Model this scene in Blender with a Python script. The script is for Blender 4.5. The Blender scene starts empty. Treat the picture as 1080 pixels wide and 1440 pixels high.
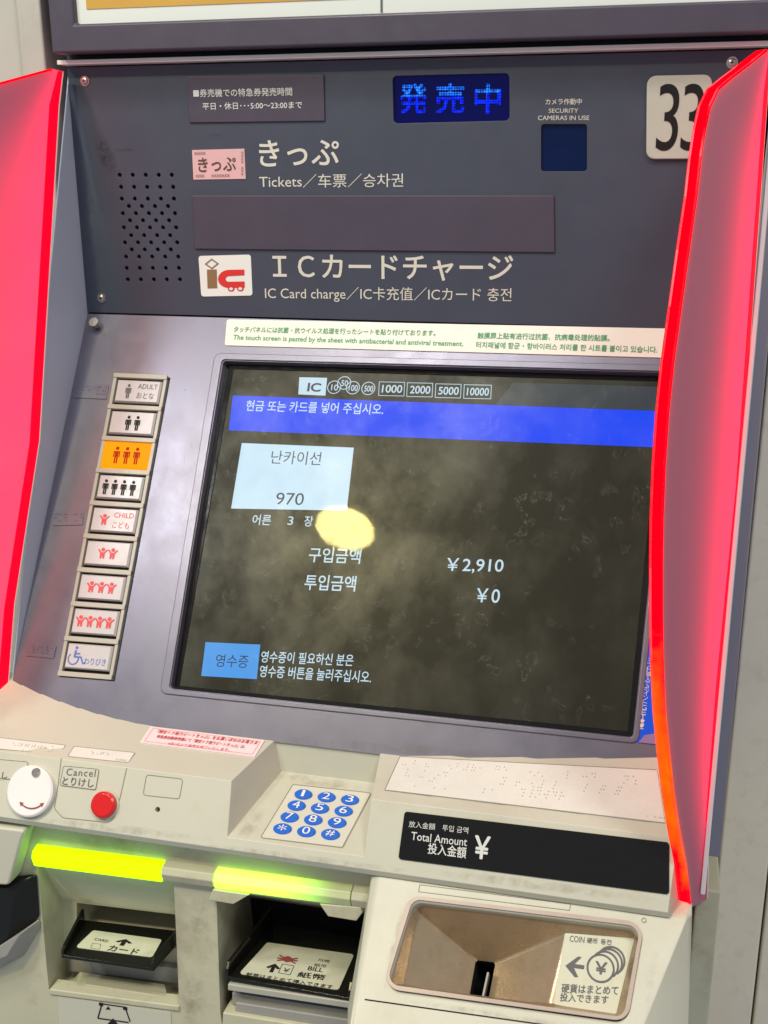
import bpy, bmesh, math, random
from mathutils import Vector, Matrix
random.seed(7)
SC = bpy.context.scene
COL = SC.collection
V = Vector

# ------------------------------------------------------------------ camera
F, YAW, PITCH, ROLL = 1587.13, .2424, -.3051, .0058
CAM = V((.1127, -.7852, -.0625))
M = (Matrix.Rotation(YAW, 3, 'Z') @ Matrix.Rotation(PITCH, 3, 'X') @ Matrix.Rotation(ROLL, 3, 'Y'))
cam = bpy.data.cameras.new('camera')
co = bpy.data.objects.new('camera', cam)
COL.objects.link(co)
R4 = M @ Matrix(((1, 0, 0), (0, 0, -1), (0, 1, 0)))
co.matrix_world = Matrix.Translation(CAM) @ R4.to_4x4()
cam.sensor_fit = 'VERTICAL'; cam.sensor_height = 36; cam.lens = 36 * F / 1440
cam.clip_start = .01; cam.clip_end = 50
SC.camera = co

# ------------------------------------------------------------------ light
W = bpy.data.worlds.new('World'); SC.world = W; W.use_nodes = True
bg = W.node_tree.nodes['Background']
bg.inputs[0].default_value = (.80, .87, 1, 1); bg.inputs[1].default_value = .42

def lamp(name, loc, aim, power, size, color, shape='DISK', size_y=None):
    l = bpy.data.lights.new(name, 'AREA'); l.energy = power; l.shape = shape; l.size = size
    if size_y: l.size_y = size_y
    l.color = color
    o = bpy.data.objects.new(name, l); COL.objects.link(o)
    o.location = loc
    o.rotation_euler = (V(aim) - V(loc)).to_track_quat('-Z', 'Y').to_euler()
    return o
# ceiling downlight mirrored in the touch screen, then unseen lamps for key, bezel sheen and wall fill
lamp('ceiling_downlight', (-.4815, -1.077, .738), (-.4815, -1.0771, 0), 9.8, .12, (1, .87, .50))
lamp('unseen_lamp', (-.40, -.82, 1.30), (-.08, -.15, -.4), 11.5, .22, (1, .96, .90))
lamp('unseen_lamp', (-.921, -1.0076, .75), (-.25, -.06, -.28), 6, .16, (.96, .98, 1))  # added out of view, placed so the left bezel mirrors it as sheen
lamp('unseen_lamp', (1.0, -1.6, 1.9), (0, 0, -.3), 25, .6, (1, .97, .92))  # unseen fill lamp from the right, added to brighten the right wall

SC.view_settings.view_transform = 'Standard'
SC.view_settings.look = 'None'
SC.view_settings.exposure = 0
SC.view_settings.gamma = 1
SC.cycles.use_denoising = True
SC.cycles.max_bounces = 8
SC.cycles.sample_clamp_indirect = 4

# ------------------------------------------------------------------ planes
class Plane:
    def __init__(s, o, n):
        s.o = V(o); s.n = V(n).normalized()
        ex = V((1, 0, 0)); s.ex = (ex - ex.dot(s.n) * s.n).normalized()
        s.ey = s.n.cross(s.ex)
        if s.ey.z < 0 or (abs(s.ey.z) < 1e-6 and s.ey.y < 0): s.ey = -s.ey
    def off(s, d): return Plane(s.o + s.n * d, s.n)
    def at(s, u, v, d=0):
        r = M @ V(((u - 540) / F, 1, -(v - 720) / F))
        o = s.o + s.n * d
        return CAM + r * ((o - CAM).dot(s.n) / r.dot(s.n))
    def q(s, pts, d=0): return [s.at(u, v, d) for u, v in pts]
def proj(P):
    d = M.transposed() @ (V(P) - CAM)
    return (540 + F * d.x / d.y, 720 - F * d.z / d.y)
def tilt(o, deg):   # face leaning back from vertical, facing the viewer
    t = math.radians(deg); return Plane(o, (0, -math.cos(t), math.sin(t)))
ZB = -.1747; TB = math.degrees(.5691)
PANEL = Plane((0, 0, 0), (0, -1, 0))
BEZEL = tilt((0, 0, ZB), TB)
TOP = tilt((0, -.1617, ZB - .1617 / math.tan(math.radians(TB))), 82)
CREST = V((0, -.2055, TOP.at(330, 1095).z))
FRONT = tilt(CREST, 30)
_b = FRONT.at(540, 1226); YC, ZC = _b.y, _b.z
_k = FRONT.at(418, 1190); KEYP = tilt((0, _k.y + .0005, _k.z - .0003), 77)
LOW = tilt((0, YC + .016, ZC), 4)
COINF = tilt((0, YC + .004, ZC - .004), 50)
XL, XR = -.3127, .1633
print('front', YC, ZC, CREST, KEYP.o)

# ------------------------------------------------------------------ materials
MATS = {}
def mat(name, col, rough=.5, metal=0, noise=0, nscale=40, bump=0, bscale=900, emit=None, estr=0, spec=.5, dirt=None, dscale=14, coat=0):
    m = bpy.data.materials.new(name); m.use_nodes = True; nt = m.node_tree
    b = nt.nodes['Principled BSDF']
    b.inputs['Base Color'].default_value = (*col, 1)
    b.inputs['Roughness'].default_value = rough; b.inputs['Metallic'].default_value = metal
    b.inputs['Specular IOR Level'].default_value = spec
    b.inputs['Coat Weight'].default_value = coat
    tc = nt.nodes.new('ShaderNodeTexCoord')
    def nz(scale, det=6, r=.6):
        n = nt.nodes.new('ShaderNodeTexNoise'); n.inputs['Scale'].default_value = scale
        n.inputs['Detail'].default_value = det; n.inputs['Roughness'].default_value = r
        nt.links.new(tc.outputs['Object'], n.inputs['Vector']); return n
    last = None
    if noise:
        n = nz(nscale); mr = nt.nodes.new('ShaderNodeMapRange')
        mr.inputs[1].default_value = .25; mr.inputs[2].default_value = .75
        mr.inputs[3].default_value = 1 - noise; mr.inputs[4].default_value = 1 + noise
        nt.links.new(n.outputs['Fac'], mr.inputs[0])
        vm = nt.nodes.new('ShaderNodeVectorMath'); vm.operation = 'SCALE'
        vm.inputs[0].default_value = col; nt.links.new(mr.outputs[0], vm.inputs['Scale'])
        last = vm.outputs[0]
        n2 = nz(nscale * 3.1, 4); mr2 = nt.nodes.new('ShaderNodeMapRange')
        mr2.inputs[3].default_value = max(.04, rough - .12); mr2.inputs[4].default_value = min(1, rough + .12)
        nt.links.new(n2.outputs['Fac'], mr2.inputs[0]); nt.links.new(mr2.outputs[0], b.inputs['Roughness'])
    if dirt:
        n = nz(dscale, 8, .7); cr = nt.nodes.new('ShaderNodeMapRange')
        cr.inputs[1].default_value = .52; cr.inputs[2].default_value = .78; cr.inputs[4].default_value = dirt[3]
        nt.links.new(n.outputs['Fac'], cr.inputs[0])
        mx = nt.nodes.new('ShaderNodeMix'); mx.data_type = 'RGBA'
        mx.inputs[6].default_value = (*col, 1); mx.inputs[7].default_value = (*dirt[:3], 1)
        if last: nt.links.new(last, mx.inputs[6])
        nt.links.new(cr.outputs[0], mx.inputs[0]); last = mx.outputs[2]
    if last: nt.links.new(last, b.inputs['Base Color'])
    if bump:
        n = nz(bscale, 3); bp = nt.nodes.new('ShaderNodeBump'); bp.inputs['Strength'].default_value = bump
        bp.inputs['Distance'].default_value = .0004
        nt.links.new(n.outputs['Fac'], bp.inputs['Height']); nt.links.new(bp.outputs[0], b.inputs['Normal'])
    if emit:
        b.inputs['Emission Color'].default_value = (*emit, 1); b.inputs['Emission Strength'].default_value = estr
    MATS[name] = m; return m

mat('panel_grey', (.048, .056, .080), .42, noise=.07, nscale=22, bump=.12, bscale=1500)
mat('bezel_grey', (.165, .16, .205), .33, metal=.55, noise=.06, nscale=15, bump=.15, bscale=1600, dirt=(.12, .10, .10, .25), dscale=9)
mat('side_grey', (.43, .49, .58), .45, noise=.04, nscale=9)
mat('dot_grey', (.42, .40, .35), .35)
mat('pad_beige', (.60, .58, .48), .4, noise=.03)
mat('side_dark', (.16, .16, .21), .4, noise=.04, nscale=9)
mat('plate_purple', (.060, .050, .073), .4, noise=.08, nscale=30)
mat('beige', (.53, .515, .415), .42, noise=.035, nscale=16, bump=.25, bscale=1400, dirt=(.36, .29, .17, .35), dscale=11)
mat('beige_low', (.50, .48, .34), .5, noise=.05, nscale=20, bump=.25, bscale=1400, dirt=(.25, .18, .10, .8), dscale=16)
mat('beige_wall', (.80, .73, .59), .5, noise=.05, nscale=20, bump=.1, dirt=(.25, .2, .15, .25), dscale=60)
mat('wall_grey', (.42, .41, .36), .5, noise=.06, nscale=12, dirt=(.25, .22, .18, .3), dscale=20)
mat('basin', (.44, .34, .22), .30, metal=.6, noise=.08, nscale=60, bump=.15, bscale=900, dirt=(.14, .10, .06, .5), dscale=25)
mat('basin_rim', (.42, .33, .27), .35, noise=.08, nscale=40)
mat('white_paint', (.74, .75, .70), .4, noise=.03)
mat('white_plastic', (.78, .76, .73), .35, noise=.03, nscale=30)
mat('number_white', (.44, .46, .38), .38, noise=.04, nscale=30)
mat('button_white', (.50, .48, .47), .3, noise=.03, nscale=60)
mat('frame_beige', (.40, .39, .32), .4, noise=.05, nscale=60)
mat('black', (.012, .012, .012), .35)
mat('black_gloss', (.008, .008, .007), .12, spec=.3, noise=.02, nscale=30)
mat('hole', (.004, .004, .004), .9)
mat('dark_gap', (.02, .022, .024), .7)
mat('steel', (.55, .50, .44), .28, metal=1, noise=.1, nscale=200)
mat('dark_steel', (.25, .24, .24), .35, metal=1, noise=.1, nscale=150)
mat('grey_plastic', (.30, .29, .26), .45, noise=.06, nscale=60)
mat('ink_white', (.62, .62, .58), .5)
mat('ink_cream', (.60, .59, .50), .5)
mat('ink_black', (.015, .014, .014), .5, spec=.15)
mat('ink_grey', (.12, .12, .125), .5, spec=.15)
mat('ink_green', (.03, .30, .10), .5)
mat('ink_red', (.62, .05, .06), .5)
mat('ink_blue', (.07, .12, .48), .5)
mat('ink_brown', (.10, .04, .035), .5)
mat('ink_maroon', (.30, .05, .05), .5)
mat('logo_brown', (.24, .14, .06), .45)
mat('logo_red', (.62, .03, .02), .4)
mat('ticket_pink', (.66, .40, .40), .45, noise=.03)
mat('label_white', (.72, .69, .60), .45, noise=.02)
mat('label_tray', (.56, .55, .42), .4, noise=.05, nscale=80, dirt=(.30, .26, .16, .4), dscale=60)
mat('sticker_pink', (.82, .66, .66), .4, noise=.02)
mat('clear_sheet', (.69, .67, .60), .28, noise=.05, nscale=50)
mat('engrave', (.22, .20, .14), .6)
mat('key_blue', (.018, .13, .58), .28, noise=.05, nscale=90)
mat('red_button', (.62, .010, .012), .22)
mat('blue_sticker', (.0, .09, .78), .5, spec=.25)
mat('orange_sticker', (.72, .36, .03), .4, noise=.1, nscale=300)
mat('sticker_back', (.30, .22, .42), .35)
mat('window_blue', (.001, .008, .05), .10, spec=.25, noise=.2, nscale=40)
mat('poster_orange', (.52, .30, .05), .35, noise=.1, nscale=8)
mat('poster_white', (.66, .69, .64), .3)
def glow(name, col, s):
    m = mat(name, (0, 0, 0), .6, spec=.1, emit=col, estr=s); return m
glow('screen_white', (.62, .84, .98), .86)
glow('screen_tile', (.58, .80, .96), .95)
glow('screen_blue', (.0, .06, 1.0), .90)
glow('screen_reflection', (.45, .58, .72), .075)
glow('screen_button', (.07, .34, .84), .95)
mat('screen_ink', (.0, .0, .0), .4, spec=.1, emit=(.01, .05, .16), estr=.35)
glow('led_blue', (.0, .02, 1.0), 1.3)
glow('led_cyan', (.01, .16, 1.0), 1.3)
mat('led_window', (.001, .002, .05), .15, emit=(0, .0, .22), estr=.12, spec=.2)
glow('led_red', (1.0, .0, .012), 2.2)
glow('led_red_strip', (1.0, .0, .14), 60.0)
glow('led_orange', (1.0, .08, .0), 1.25)
glow('led_green', (.37, 1.0, .0), 2.5)
glow('lit_orange', (1.0, .27, .0), 1.5)
mat('ink_orange_icon', (.1, .01, .0), .5, emit=(.55, .03, 0), estr=.6, spec=.1)

# lamps of the small sign: a matrix of dots, some weaker than others
for k_ in ('led_blue', 'led_cyan'):
    m = MATS[k_]; nt = m.node_tree; b = nt.nodes['Principled BSDF']; full = b.inputs['Emission Strength'].default_value
    tc = nt.nodes.new('ShaderNodeTexCoord'); sp_ = nt.nodes.new('ShaderNodeSeparateXYZ'); nt.links.new(tc.outputs['Object'], sp_.inputs[0])
    def mth(op, a, b2=None):
        x = nt.nodes.new('ShaderNodeMath'); x.operation = op
        for i_, s2 in enumerate((a, b2)):
            if s2 is None: continue
            if isinstance(s2, (int, float)): x.inputs[i_].default_value = s2
            else: nt.links.new(s2, x.inputs[i_])
        return x.outputs[0]
    w1 = mth('SINE', mth('MULTIPLY', sp_.outputs[0], 2 * math.pi / .00175)); w2_ = mth('SINE', mth('MULTIPLY', sp_.outputs[2], 2 * math.pi / .00175))
    n = nt.nodes.new('ShaderNodeTexNoise'); n.inputs['Scale'].default_value = 260; nt.links.new(tc.outputs['Object'], n.inputs['Vector'])
    dots = mth('MULTIPLY', mth('ADD', mth('MULTIPLY', w1, .38), .62), mth('ADD', mth('MULTIPLY', w2_, .38), .62))
    nt.links.new(mth('MULTIPLY', mth('MULTIPLY', dots, mth('MULTIPLY', n.outputs['Fac'], n.outputs['Fac'])), full * 7.5), b.inputs['Emission Strength'])
# front edge of the dividers: red lamps, orange ones low down
m = bpy.data.materials.new('led_edge'); MATS['led_edge'] = m; m.use_nodes = True; nt = m.node_tree
nt.nodes.remove(nt.nodes['Principled BSDF']); out = nt.nodes['Material Output']
em = nt.nodes.new('ShaderNodeEmission'); em.inputs[1].default_value = 2.0
av = nt.nodes.new('ShaderNodeAttribute'); av.attribute_name = 'warm'
n = nt.nodes.new('ShaderNodeTexNoise'); n.inputs['Scale'].default_value = 85; n.inputs['Detail'].default_value = 3
tc = nt.nodes.new('ShaderNodeTexCoord'); nt.links.new(tc.outputs['Object'], n.inputs['Vector'])
sm = nt.nodes.new('ShaderNodeMath'); sm.operation = 'ADD'; nt.links.new(av.outputs['Fac'], sm.inputs[0]); nt.links.new(n.outputs['Fac'], sm.inputs[1])
mr_ = nt.nodes.new('ShaderNodeMapRange'); mr_.inputs[1].default_value = .82; mr_.inputs[2].default_value = 1.7; nt.links.new(sm.outputs[0], mr_.inputs[0])
cr = nt.nodes.new('ShaderNodeValToRGB'); cr.color_ramp.elements[0].color = (1, 0, .006, 1); cr.color_ramp.elements[1].color = (1, .095, 0, 1)
nt.links.new(mr_.outputs[0], cr.inputs[0]); nt.links.new(cr.outputs[0], em.inputs[0]); nt.links.new(em.outputs[0], out.inputs[0])

# light bar whose lamps stop before its right end: brightness falls along its length
m = bpy.data.materials.new('led_green_end'); MATS['led_green_end'] = m; m.use_nodes = True

def smear(name, col, dens, sc):
    """dried dirt with its own ragged shape: patchy film over the surface below"""
    m = bpy.data.materials.new(name); MATS[name] = m; m.use_nodes = True; nt = m.node_tree
    b = nt.nodes['Principled BSDF']; b.inputs['Base Color'].default_value = (*col, 1); b.inputs['Roughness'].default_value = .8
    tc = nt.nodes.new('ShaderNodeTexCoord'); n = nt.nodes.new('ShaderNodeTexNoise'); n.inputs['Scale'].default_value = sc
    n.inputs['Detail'].default_value = 7; n.inputs['Roughness'].default_value = .7
    nt.links.new(tc.outputs['Object'], n.inputs['Vector'])
    g = nt.nodes.new('ShaderNodeAttribute'); g.attribute_name = 'cover'
    a = nt.nodes.new('ShaderNodeMapRange'); a.inputs[1].default_value = .42; a.inputs[2].default_value = .70; a.inputs[4].default_value = dens
    nt.links.new(n.outputs['Fac'], a.inputs[0])
    x = nt.nodes.new('ShaderNodeMath'); x.operation = 'MULTIPLY'; nt.links.new(a.outputs[0], x.inputs[0]); nt.links.new(g.outputs['Fac'], x.inputs[1])
    nt.links.new(x.outputs[0], b.inputs['Alpha'])
smear('scuff_dark', (.03, .025, .03), .8, 260)
smear('grime_brown', (.24, .17, .09), .34, 90)
smear('grime_light', (.40, .39, .38), .14, 200)
# translucent acrylic skin of the dividers
m = bpy.data.materials.new('acrylic_pink'); MATS['acrylic_pink'] = m; m.use_nodes = True; nt = m.node_tree
nt.nodes.remove(nt.nodes['Principled BSDF']); out = nt.nodes['Material Output']
d = nt.nodes.new('ShaderNodeBsdfDiffuse'); d.inputs[0].default_value = (.58, .27, .36, 1)
t = nt.nodes.new('ShaderNodeBsdfTranslucent'); t.inputs[0].default_value = (.95, .40, .60, 1)
g = nt.nodes.new('ShaderNodeBsdfGlossy'); g.inputs[1].default_value = .25
m1 = nt.nodes.new('ShaderNodeMixShader'); m1.inputs[0].default_value = .5
m2 = nt.nodes.new('ShaderNodeMixShader'); m2.inputs[0].default_value = .05
nt.links.new(d.outputs[0], m1.inputs[1]); nt.links.new(t.outputs[0], m1.inputs[2])
nt.links.new(m1.outputs[0], m2.inputs[1]); nt.links.new(g.outputs[0], m2.inputs[2])
nt.links.new(m2.outputs[0], out.inputs[0])

m = bpy.data.materials.new('light_guide'); MATS['light_guide'] = m; m.use_nodes = True; nt = m.node_tree
nt.nodes.remove(nt.nodes['Principled BSDF']); out = nt.nodes['Material Output']
em = nt.nodes.new('ShaderNodeEmission'); em.inputs[0].default_value = (1, 0, .13, 1)
av = nt.nodes.new('ShaderNodeAttribute'); av.attribute_name = 'output'
nt.links.new(av.outputs['Fac'], em.inputs[1]); nt.links.new(em.outputs[0], out.inputs[0])

# LCD surface: dark emissive ground, satin film with finger marks
m = bpy.data.materials.new('lcd'); MATS['lcd'] = m; m.use_nodes = True; nt = m.node_tree
nt.nodes.remove(nt.nodes['Principled BSDF']); out = nt.nodes['Material Output']
em = nt.nodes.new('ShaderNodeEmission'); em.inputs[0].default_value = (.70, .64, .42, 1); em.inputs[1].default_value = .038
nt.links.new(em.outputs[0], out.inputs[0])
# touch film in front of it
m = bpy.data.materials.new('touch_film'); MATS['touch_film'] = m; m.use_nodes = True; nt = m.node_tree
nt.nodes.remove(nt.nodes['Principled BSDF']); out = nt.nodes['Material Output']
tc = nt.nodes.new('ShaderNodeTexCoord')
def N(t, **k):
    x = nt.nodes.new(t)
    for a, v in k.items():
        if a in ('operation', 'feature', 'blend_type'): setattr(x, a, v)
    return x
tr = N('ShaderNodeBsdfTransparent')
gs = N('ShaderNodeBsdfGlossy'); gs.inputs[1].default_value = .035; gs.inputs[0].default_value = (1, .97, .62, 1)
gr = N('ShaderNodeBsdfGlossy'); gr.inputs[1].default_value = .32; gr.inputs[0].default_value = (1, 1, .9, 1)
gm = N('ShaderNodeBsdfGlossy'); gm.inputs[1].default_value = .17; gm.inputs[0].default_value = (1, 1, .9, 1)
bmp = N('ShaderNodeBump'); bmp.inputs['Strength'].default_value = .9; bmp.inputs['Distance'].default_value = .0006
vo = nt.nodes.new('ShaderNodeTexVoronoi'); vo.inputs['Scale'].default_value = 85; vo.inputs['Randomness'].default_value = 1
dn = nt.nodes.new('ShaderNodeTexNoise'); dn.inputs['Scale'].default_value = 90; dn.inputs['Detail'].default_value = 4
ad = N('ShaderNodeVectorMath', operation='MULTIPLY_ADD'); ad.inputs[1].default_value = (.02, .02, .02)
nt.links.new(tc.outputs['Object'], dn.inputs['Vector']); nt.links.new(dn.outputs['Color'], ad.inputs[0])
nt.links.new(tc.outputs['Object'], ad.inputs[2]); nt.links.new(ad.outputs[0], vo.inputs['Vector'])
blob = nt.nodes.new('ShaderNodeMapRange'); blob.inputs[1].default_value = .36; blob.inputs[2].default_value = .28
nt.links.new(vo.outputs['Distance'], blob.inputs[0])
ridge = nt.nodes.new('ShaderNodeTexWave'); ridge.inputs['Scale'].default_value = 330; ridge.inputs['Distortion'].default_value = 9
ridge.inputs['Detail'].default_value = 3
nt.links.new(tc.outputs['Object'], ridge.inputs['Vector'])
sel = nt.nodes.new('ShaderNodeTexNoise'); sel.inputs['Scale'].default_value = 26; sel.inputs['Detail'].default_value = 8
sel.inputs['Roughness'].default_value = .75
nt.links.new(tc.outputs['Object'], sel.inputs['Vector'])
selr = nt.nodes.new('ShaderNodeMapRange'); selr.inputs[1].default_value = .46; selr.inputs[2].default_value = .70
nt.links.new(sel.outputs['Fac'], selr.inputs[0])
def mul(a, b2):
    x = N('ShaderNodeMath', operation='MULTIPLY')
    for i, s in enumerate((a, b2)):
        if isinstance(s, float): x.inputs[i].default_value = s
        else: nt.links.new(s, x.inputs[i])
    return x.outputs[0]
def add(a, b2):
    x = N('ShaderNodeMath', operation='ADD')
    for i, s in enumerate((a, b2)):
        if isinstance(s, float): x.inputs[i].default_value = s
        else: nt.links.new(s, x.inputs[i])
    return x.outputs[0]
blob2 = nt.nodes.new('ShaderNodeMapRange'); blob2.inputs[1].default_value = .16; blob2.inputs[2].default_value = .26
nt.links.new(vo.outputs['Distance'], blob2.inputs[0])
mark = mul(mul(mul(blob.outputs[0], blob2.outputs[0]), selr.outputs[0]), add(mul(ridge.outputs['Fac'], .6), .4))
smear = nt.nodes.new('ShaderNodeTexNoise'); smear.inputs['Scale'].default_value = 22; smear.inputs['Detail'].default_value = 5
smear.inputs['Roughness'].default_value = .6
mpv = nt.nodes.new('ShaderNodeMapping'); mpv.inputs['Rotation'].default_value = (0, .5, .6); mpv.inputs['Scale'].default_value = (1, .8, .75)
nt.links.new(tc.outputs['Object'], mpv.inputs[0]); nt.links.new(mpv.outputs[0], smear.inputs['Vector'])
smr = nt.nodes.new('ShaderNodeMapRange'); smr.inputs[1].default_value = .40; smr.inputs[2].default_value = .80
nt.links.new(smear.outputs['Fac'], smr.inputs[0])
nt.links.new(mark, bmp.inputs['Height']); nt.links.new(bmp.outputs[0], gm.inputs['Normal'])
mxa = N('ShaderNodeMixShader'); mxa.inputs[0].default_value = .0044
mxb = N('ShaderNodeMixShader')
mxc = N('ShaderNodeMixShader')
nt.links.new(tr.outputs[0], mxa.inputs[1]); nt.links.new(gs.outputs[0], mxa.inputs[2])
nt.links.new(add(mul(smr.outputs[0], .030), .008), mxb.inputs[0])
nt.links.new(mxa.outputs[0], mxb.inputs[1]); nt.links.new(gr.outputs[0], mxb.inputs[2])
nt.links.new(mul(mark, .045), mxc.inputs[0])
nt.links.new(mxb.outputs[0], mxc.inputs[1]); nt.links.new(gm.outputs[0], mxc.inputs[2])
nt.links.new(mxc.outputs[0], out.inputs[0])

# ------------------------------------------------------------------ builders
WLOC = {}
def link(name, me, parent=None, mats=(), label=None):
    """a mesh in world coordinates becomes an object with its origin in its middle"""
    vs = [v.co.copy() for v in me.vertices]
    lo = V([min(v[i] for v in vs) for i in range(3)]); hi = V([max(v[i] for v in vs) for i in range(3)])
    c = (lo + hi) / 2
    me.transform(Matrix.Translation(-c))
    for m_ in mats: me.materials.append(MATS[m_])
    me.name = name
    o = bpy.data.objects.new(name, me); COL.objects.link(o)
    if parent: o.parent = parent; o.location = c - WLOC[parent.name]
    else: o.location = c
    WLOC[o.name] = c
    if label: o['label'] = label
    return o
def empty(name, loc, label, cat, group=None):
    o = bpy.data.objects.new(name, None); COL.objects.link(o); o.location = loc; WLOC[o.name] = V(loc)
    o.empty_display_size = .05
    o['label'] = label; o['category'] = cat
    if group: o['group'] = group
    return o
def bevel(o, w, seg=2, ang=30):
    md = o.modifiers.new('bevel', 'BEVEL'); md.width = w; md.segments = seg; md.limit_method = 'ANGLE'
    md.angle_limit = math.radians(ang); md.harden_normals = True; md.use_clamp_overlap = True
    for p in o.data.polygons: p.use_smooth = True
    return o
class MB:
    def __init__(s): s.v = []; s.f = []; s.m = []
    def face(s, pts, m=0):
        i = len(s.v); s.v += [tuple(p) for p in pts]; s.f.append(tuple(range(i, i + len(pts)))); s.m.append(m)
    def prism(s, top, vec, m=0, caps=True, m_side=None):
        """solid from a polygon and a vector to its other face"""
        n = len(top); i = len(s.v); vec = V(vec)
        s.v += [tuple(p) for p in top] + [tuple(V(p) + vec) for p in top]
        ms = m if m_side is None else m_side
        nn = V((0, 0, 0))
        for k in range(n): nn += V(top[k]).cross(V(top[(k + 1) % n]))
        flip = nn.dot(vec) > 0
        def F_(t, mm): s.f.append(tuple(reversed(t)) if flip else tuple(t)); s.m.append(mm)
        F_(range(i, i + n), m)
        F_([i + n + k for k in reversed(range(n))], ms)
        for k in range(n):
            a, b = k, (k + 1) % n
            F_((i + b, i + a, i + n + a, i + n + b), ms)
    def hull(s, pts, m=0):
        bm = bmesh.new()
        for p in pts: bm.verts.new(p)
        bmesh.ops.convex_hull(bm, input=bm.verts)
        bmesh.ops.delete(bm, geom=[v for v in bm.verts if not v.link_faces], context='VERTS')
        bmesh.ops.dissolve_limit(bm, angle_limit=.01, verts=bm.verts, edges=bm.edges)
        bmesh.ops.recalc_face_normals(bm, faces=bm.faces)
        bm.verts.ensure_lookup_table(); bm.verts.index_update()
        i = len(s.v); s.v += [tuple(v.co) for v in bm.verts]
        for f in bm.faces: s.f.append(tuple(i + v.index for v in f.verts)); s.m.append(m)
        bm.free()
    def mesh(s, name='m'):
        me = bpy.data.meshes.new(name); me.from_pydata(s.v, [], s.f)
        me.polygons.foreach_set('material_index', s.m); me.update(); return me
    def build(s, name, mats, parent=None, label=None, bev=0, seg=2):
        if isinstance(mats, str): mats = (mats,)
        o = link(name, s.mesh(), parent, mats, label)
        if bev: bevel(o, bev, seg)
        return o
def cut(me, cutters):
    """boolean difference of a mesh with a list of MB cutters (all in world coordinates)"""
    a = bpy.data.objects.new('work', me); COL.objects.link(a); tmp = []
    for c in cutters:
        cm = c.mesh(); b_ = bpy.data.objects.new('cutter', cm); COL.objects.link(b_); tmp.append((b_, cm))
        md = a.modifiers.new('b', 'BOOLEAN'); md.operation = 'DIFFERENCE'; md.object = b_; md.solver = 'EXACT'
    dg = bpy.context.evaluated_depsgraph_get(); dg.update()
    r = bpy.data.meshes.new_from_object(a.evaluated_get(dg))
    bpy.data.objects.remove(a)
    for b_, cm in tmp: bpy.data.objects.remove(b_); bpy.data.meshes.remove(cm)
    r.materials.clear()
    return r
def rounded(P, r, seg=5):
    """polygon (3-D, planar) with rounded corners"""
    out = []; n = len(P)
    rs = r if isinstance(r, (list, tuple)) else [r] * n
    for i in range(n):
        p, a, b_ = V(P[i]), V(P[i - 1]), V(P[(i + 1) % n]); rr = rs[i]
        if rr <= 0: out.append(p); continue
        u = (a - p).normalized(); w = (b_ - p).normalized()
        if u.angle(w) > 3.05: out.append(p); continue
        h = u.angle(w) / 2; t = min(rr / math.tan(h), (a - p).length * .49, (b_ - p).length * .49); rr = t * math.tan(h)
        c = p + (u + w).normalized() * (rr / math.sin(h))
        s0 = p + u * t - c; s1 = p + w * t - c
        for k in range(seg + 1):
            q = s0.lerp(s1, k / seg); tt = s0.angle(s1)
            q = (s0 * math.sin((1 - k / seg) * tt) + s1 * math.sin(k / seg * tt)) / math.sin(tt)
            out.append(c + q)
    return out
def plate(name, pl, px, mats, parent, th=.001, r=0, lift=None, bev=0, label=None, base=0.0):
    """flat plate standing th proud of the plane"""
    P = rounded(pl.q(px, base + th), r) if r else pl.q(px, base + th)
    mb = MB(); mb.prism(P, -pl.n * (th + .0005))
    return mb.build(name, mats, parent, label, bev)
def box(mb, x0, x1, y0, y1, z0, z1, m=0):
    mb.prism([(x0, y0, z0), (x1, y0, z0), (x1, y0, z1), (x0, y0, z1)], (0, y1 - y0, 0), m)
def cyl(mb, c, n, r, h, seg=24, m=0, r2=None, m_side=None):
    """cylinder whose top face centre is c + n*h"""
    n = V(n).normalized(); a = n.orthogonal().normalized(); b_ = n.cross(a)
    r2 = r if r2 is None else r2; i = len(mb.v)
    for k in range(seg):
        t = 2 * math.pi * k / seg; mb.v.append(tuple(V(c) + (a * math.cos(t) + b_ * math.sin(t)) * r))
    for k in range(seg):
        t = 2 * math.pi * k / seg; mb.v.append(tuple(V(c) + n * h + (a * math.cos(t) + b_ * math.sin(t)) * r2))
    for k in range(seg):
        j = (k + 1) % seg; mb.f.append((i + k, i + j, i + seg + j, i + seg + k)); mb.m.append(m if m_side is None else m_side)
    mb.f.append(tuple(i + seg + k for k in range(seg))); mb.m.append(m)
    mb.f.append(tuple(i + k for k in reversed(range(seg)))); mb.m.append(m)

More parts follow.
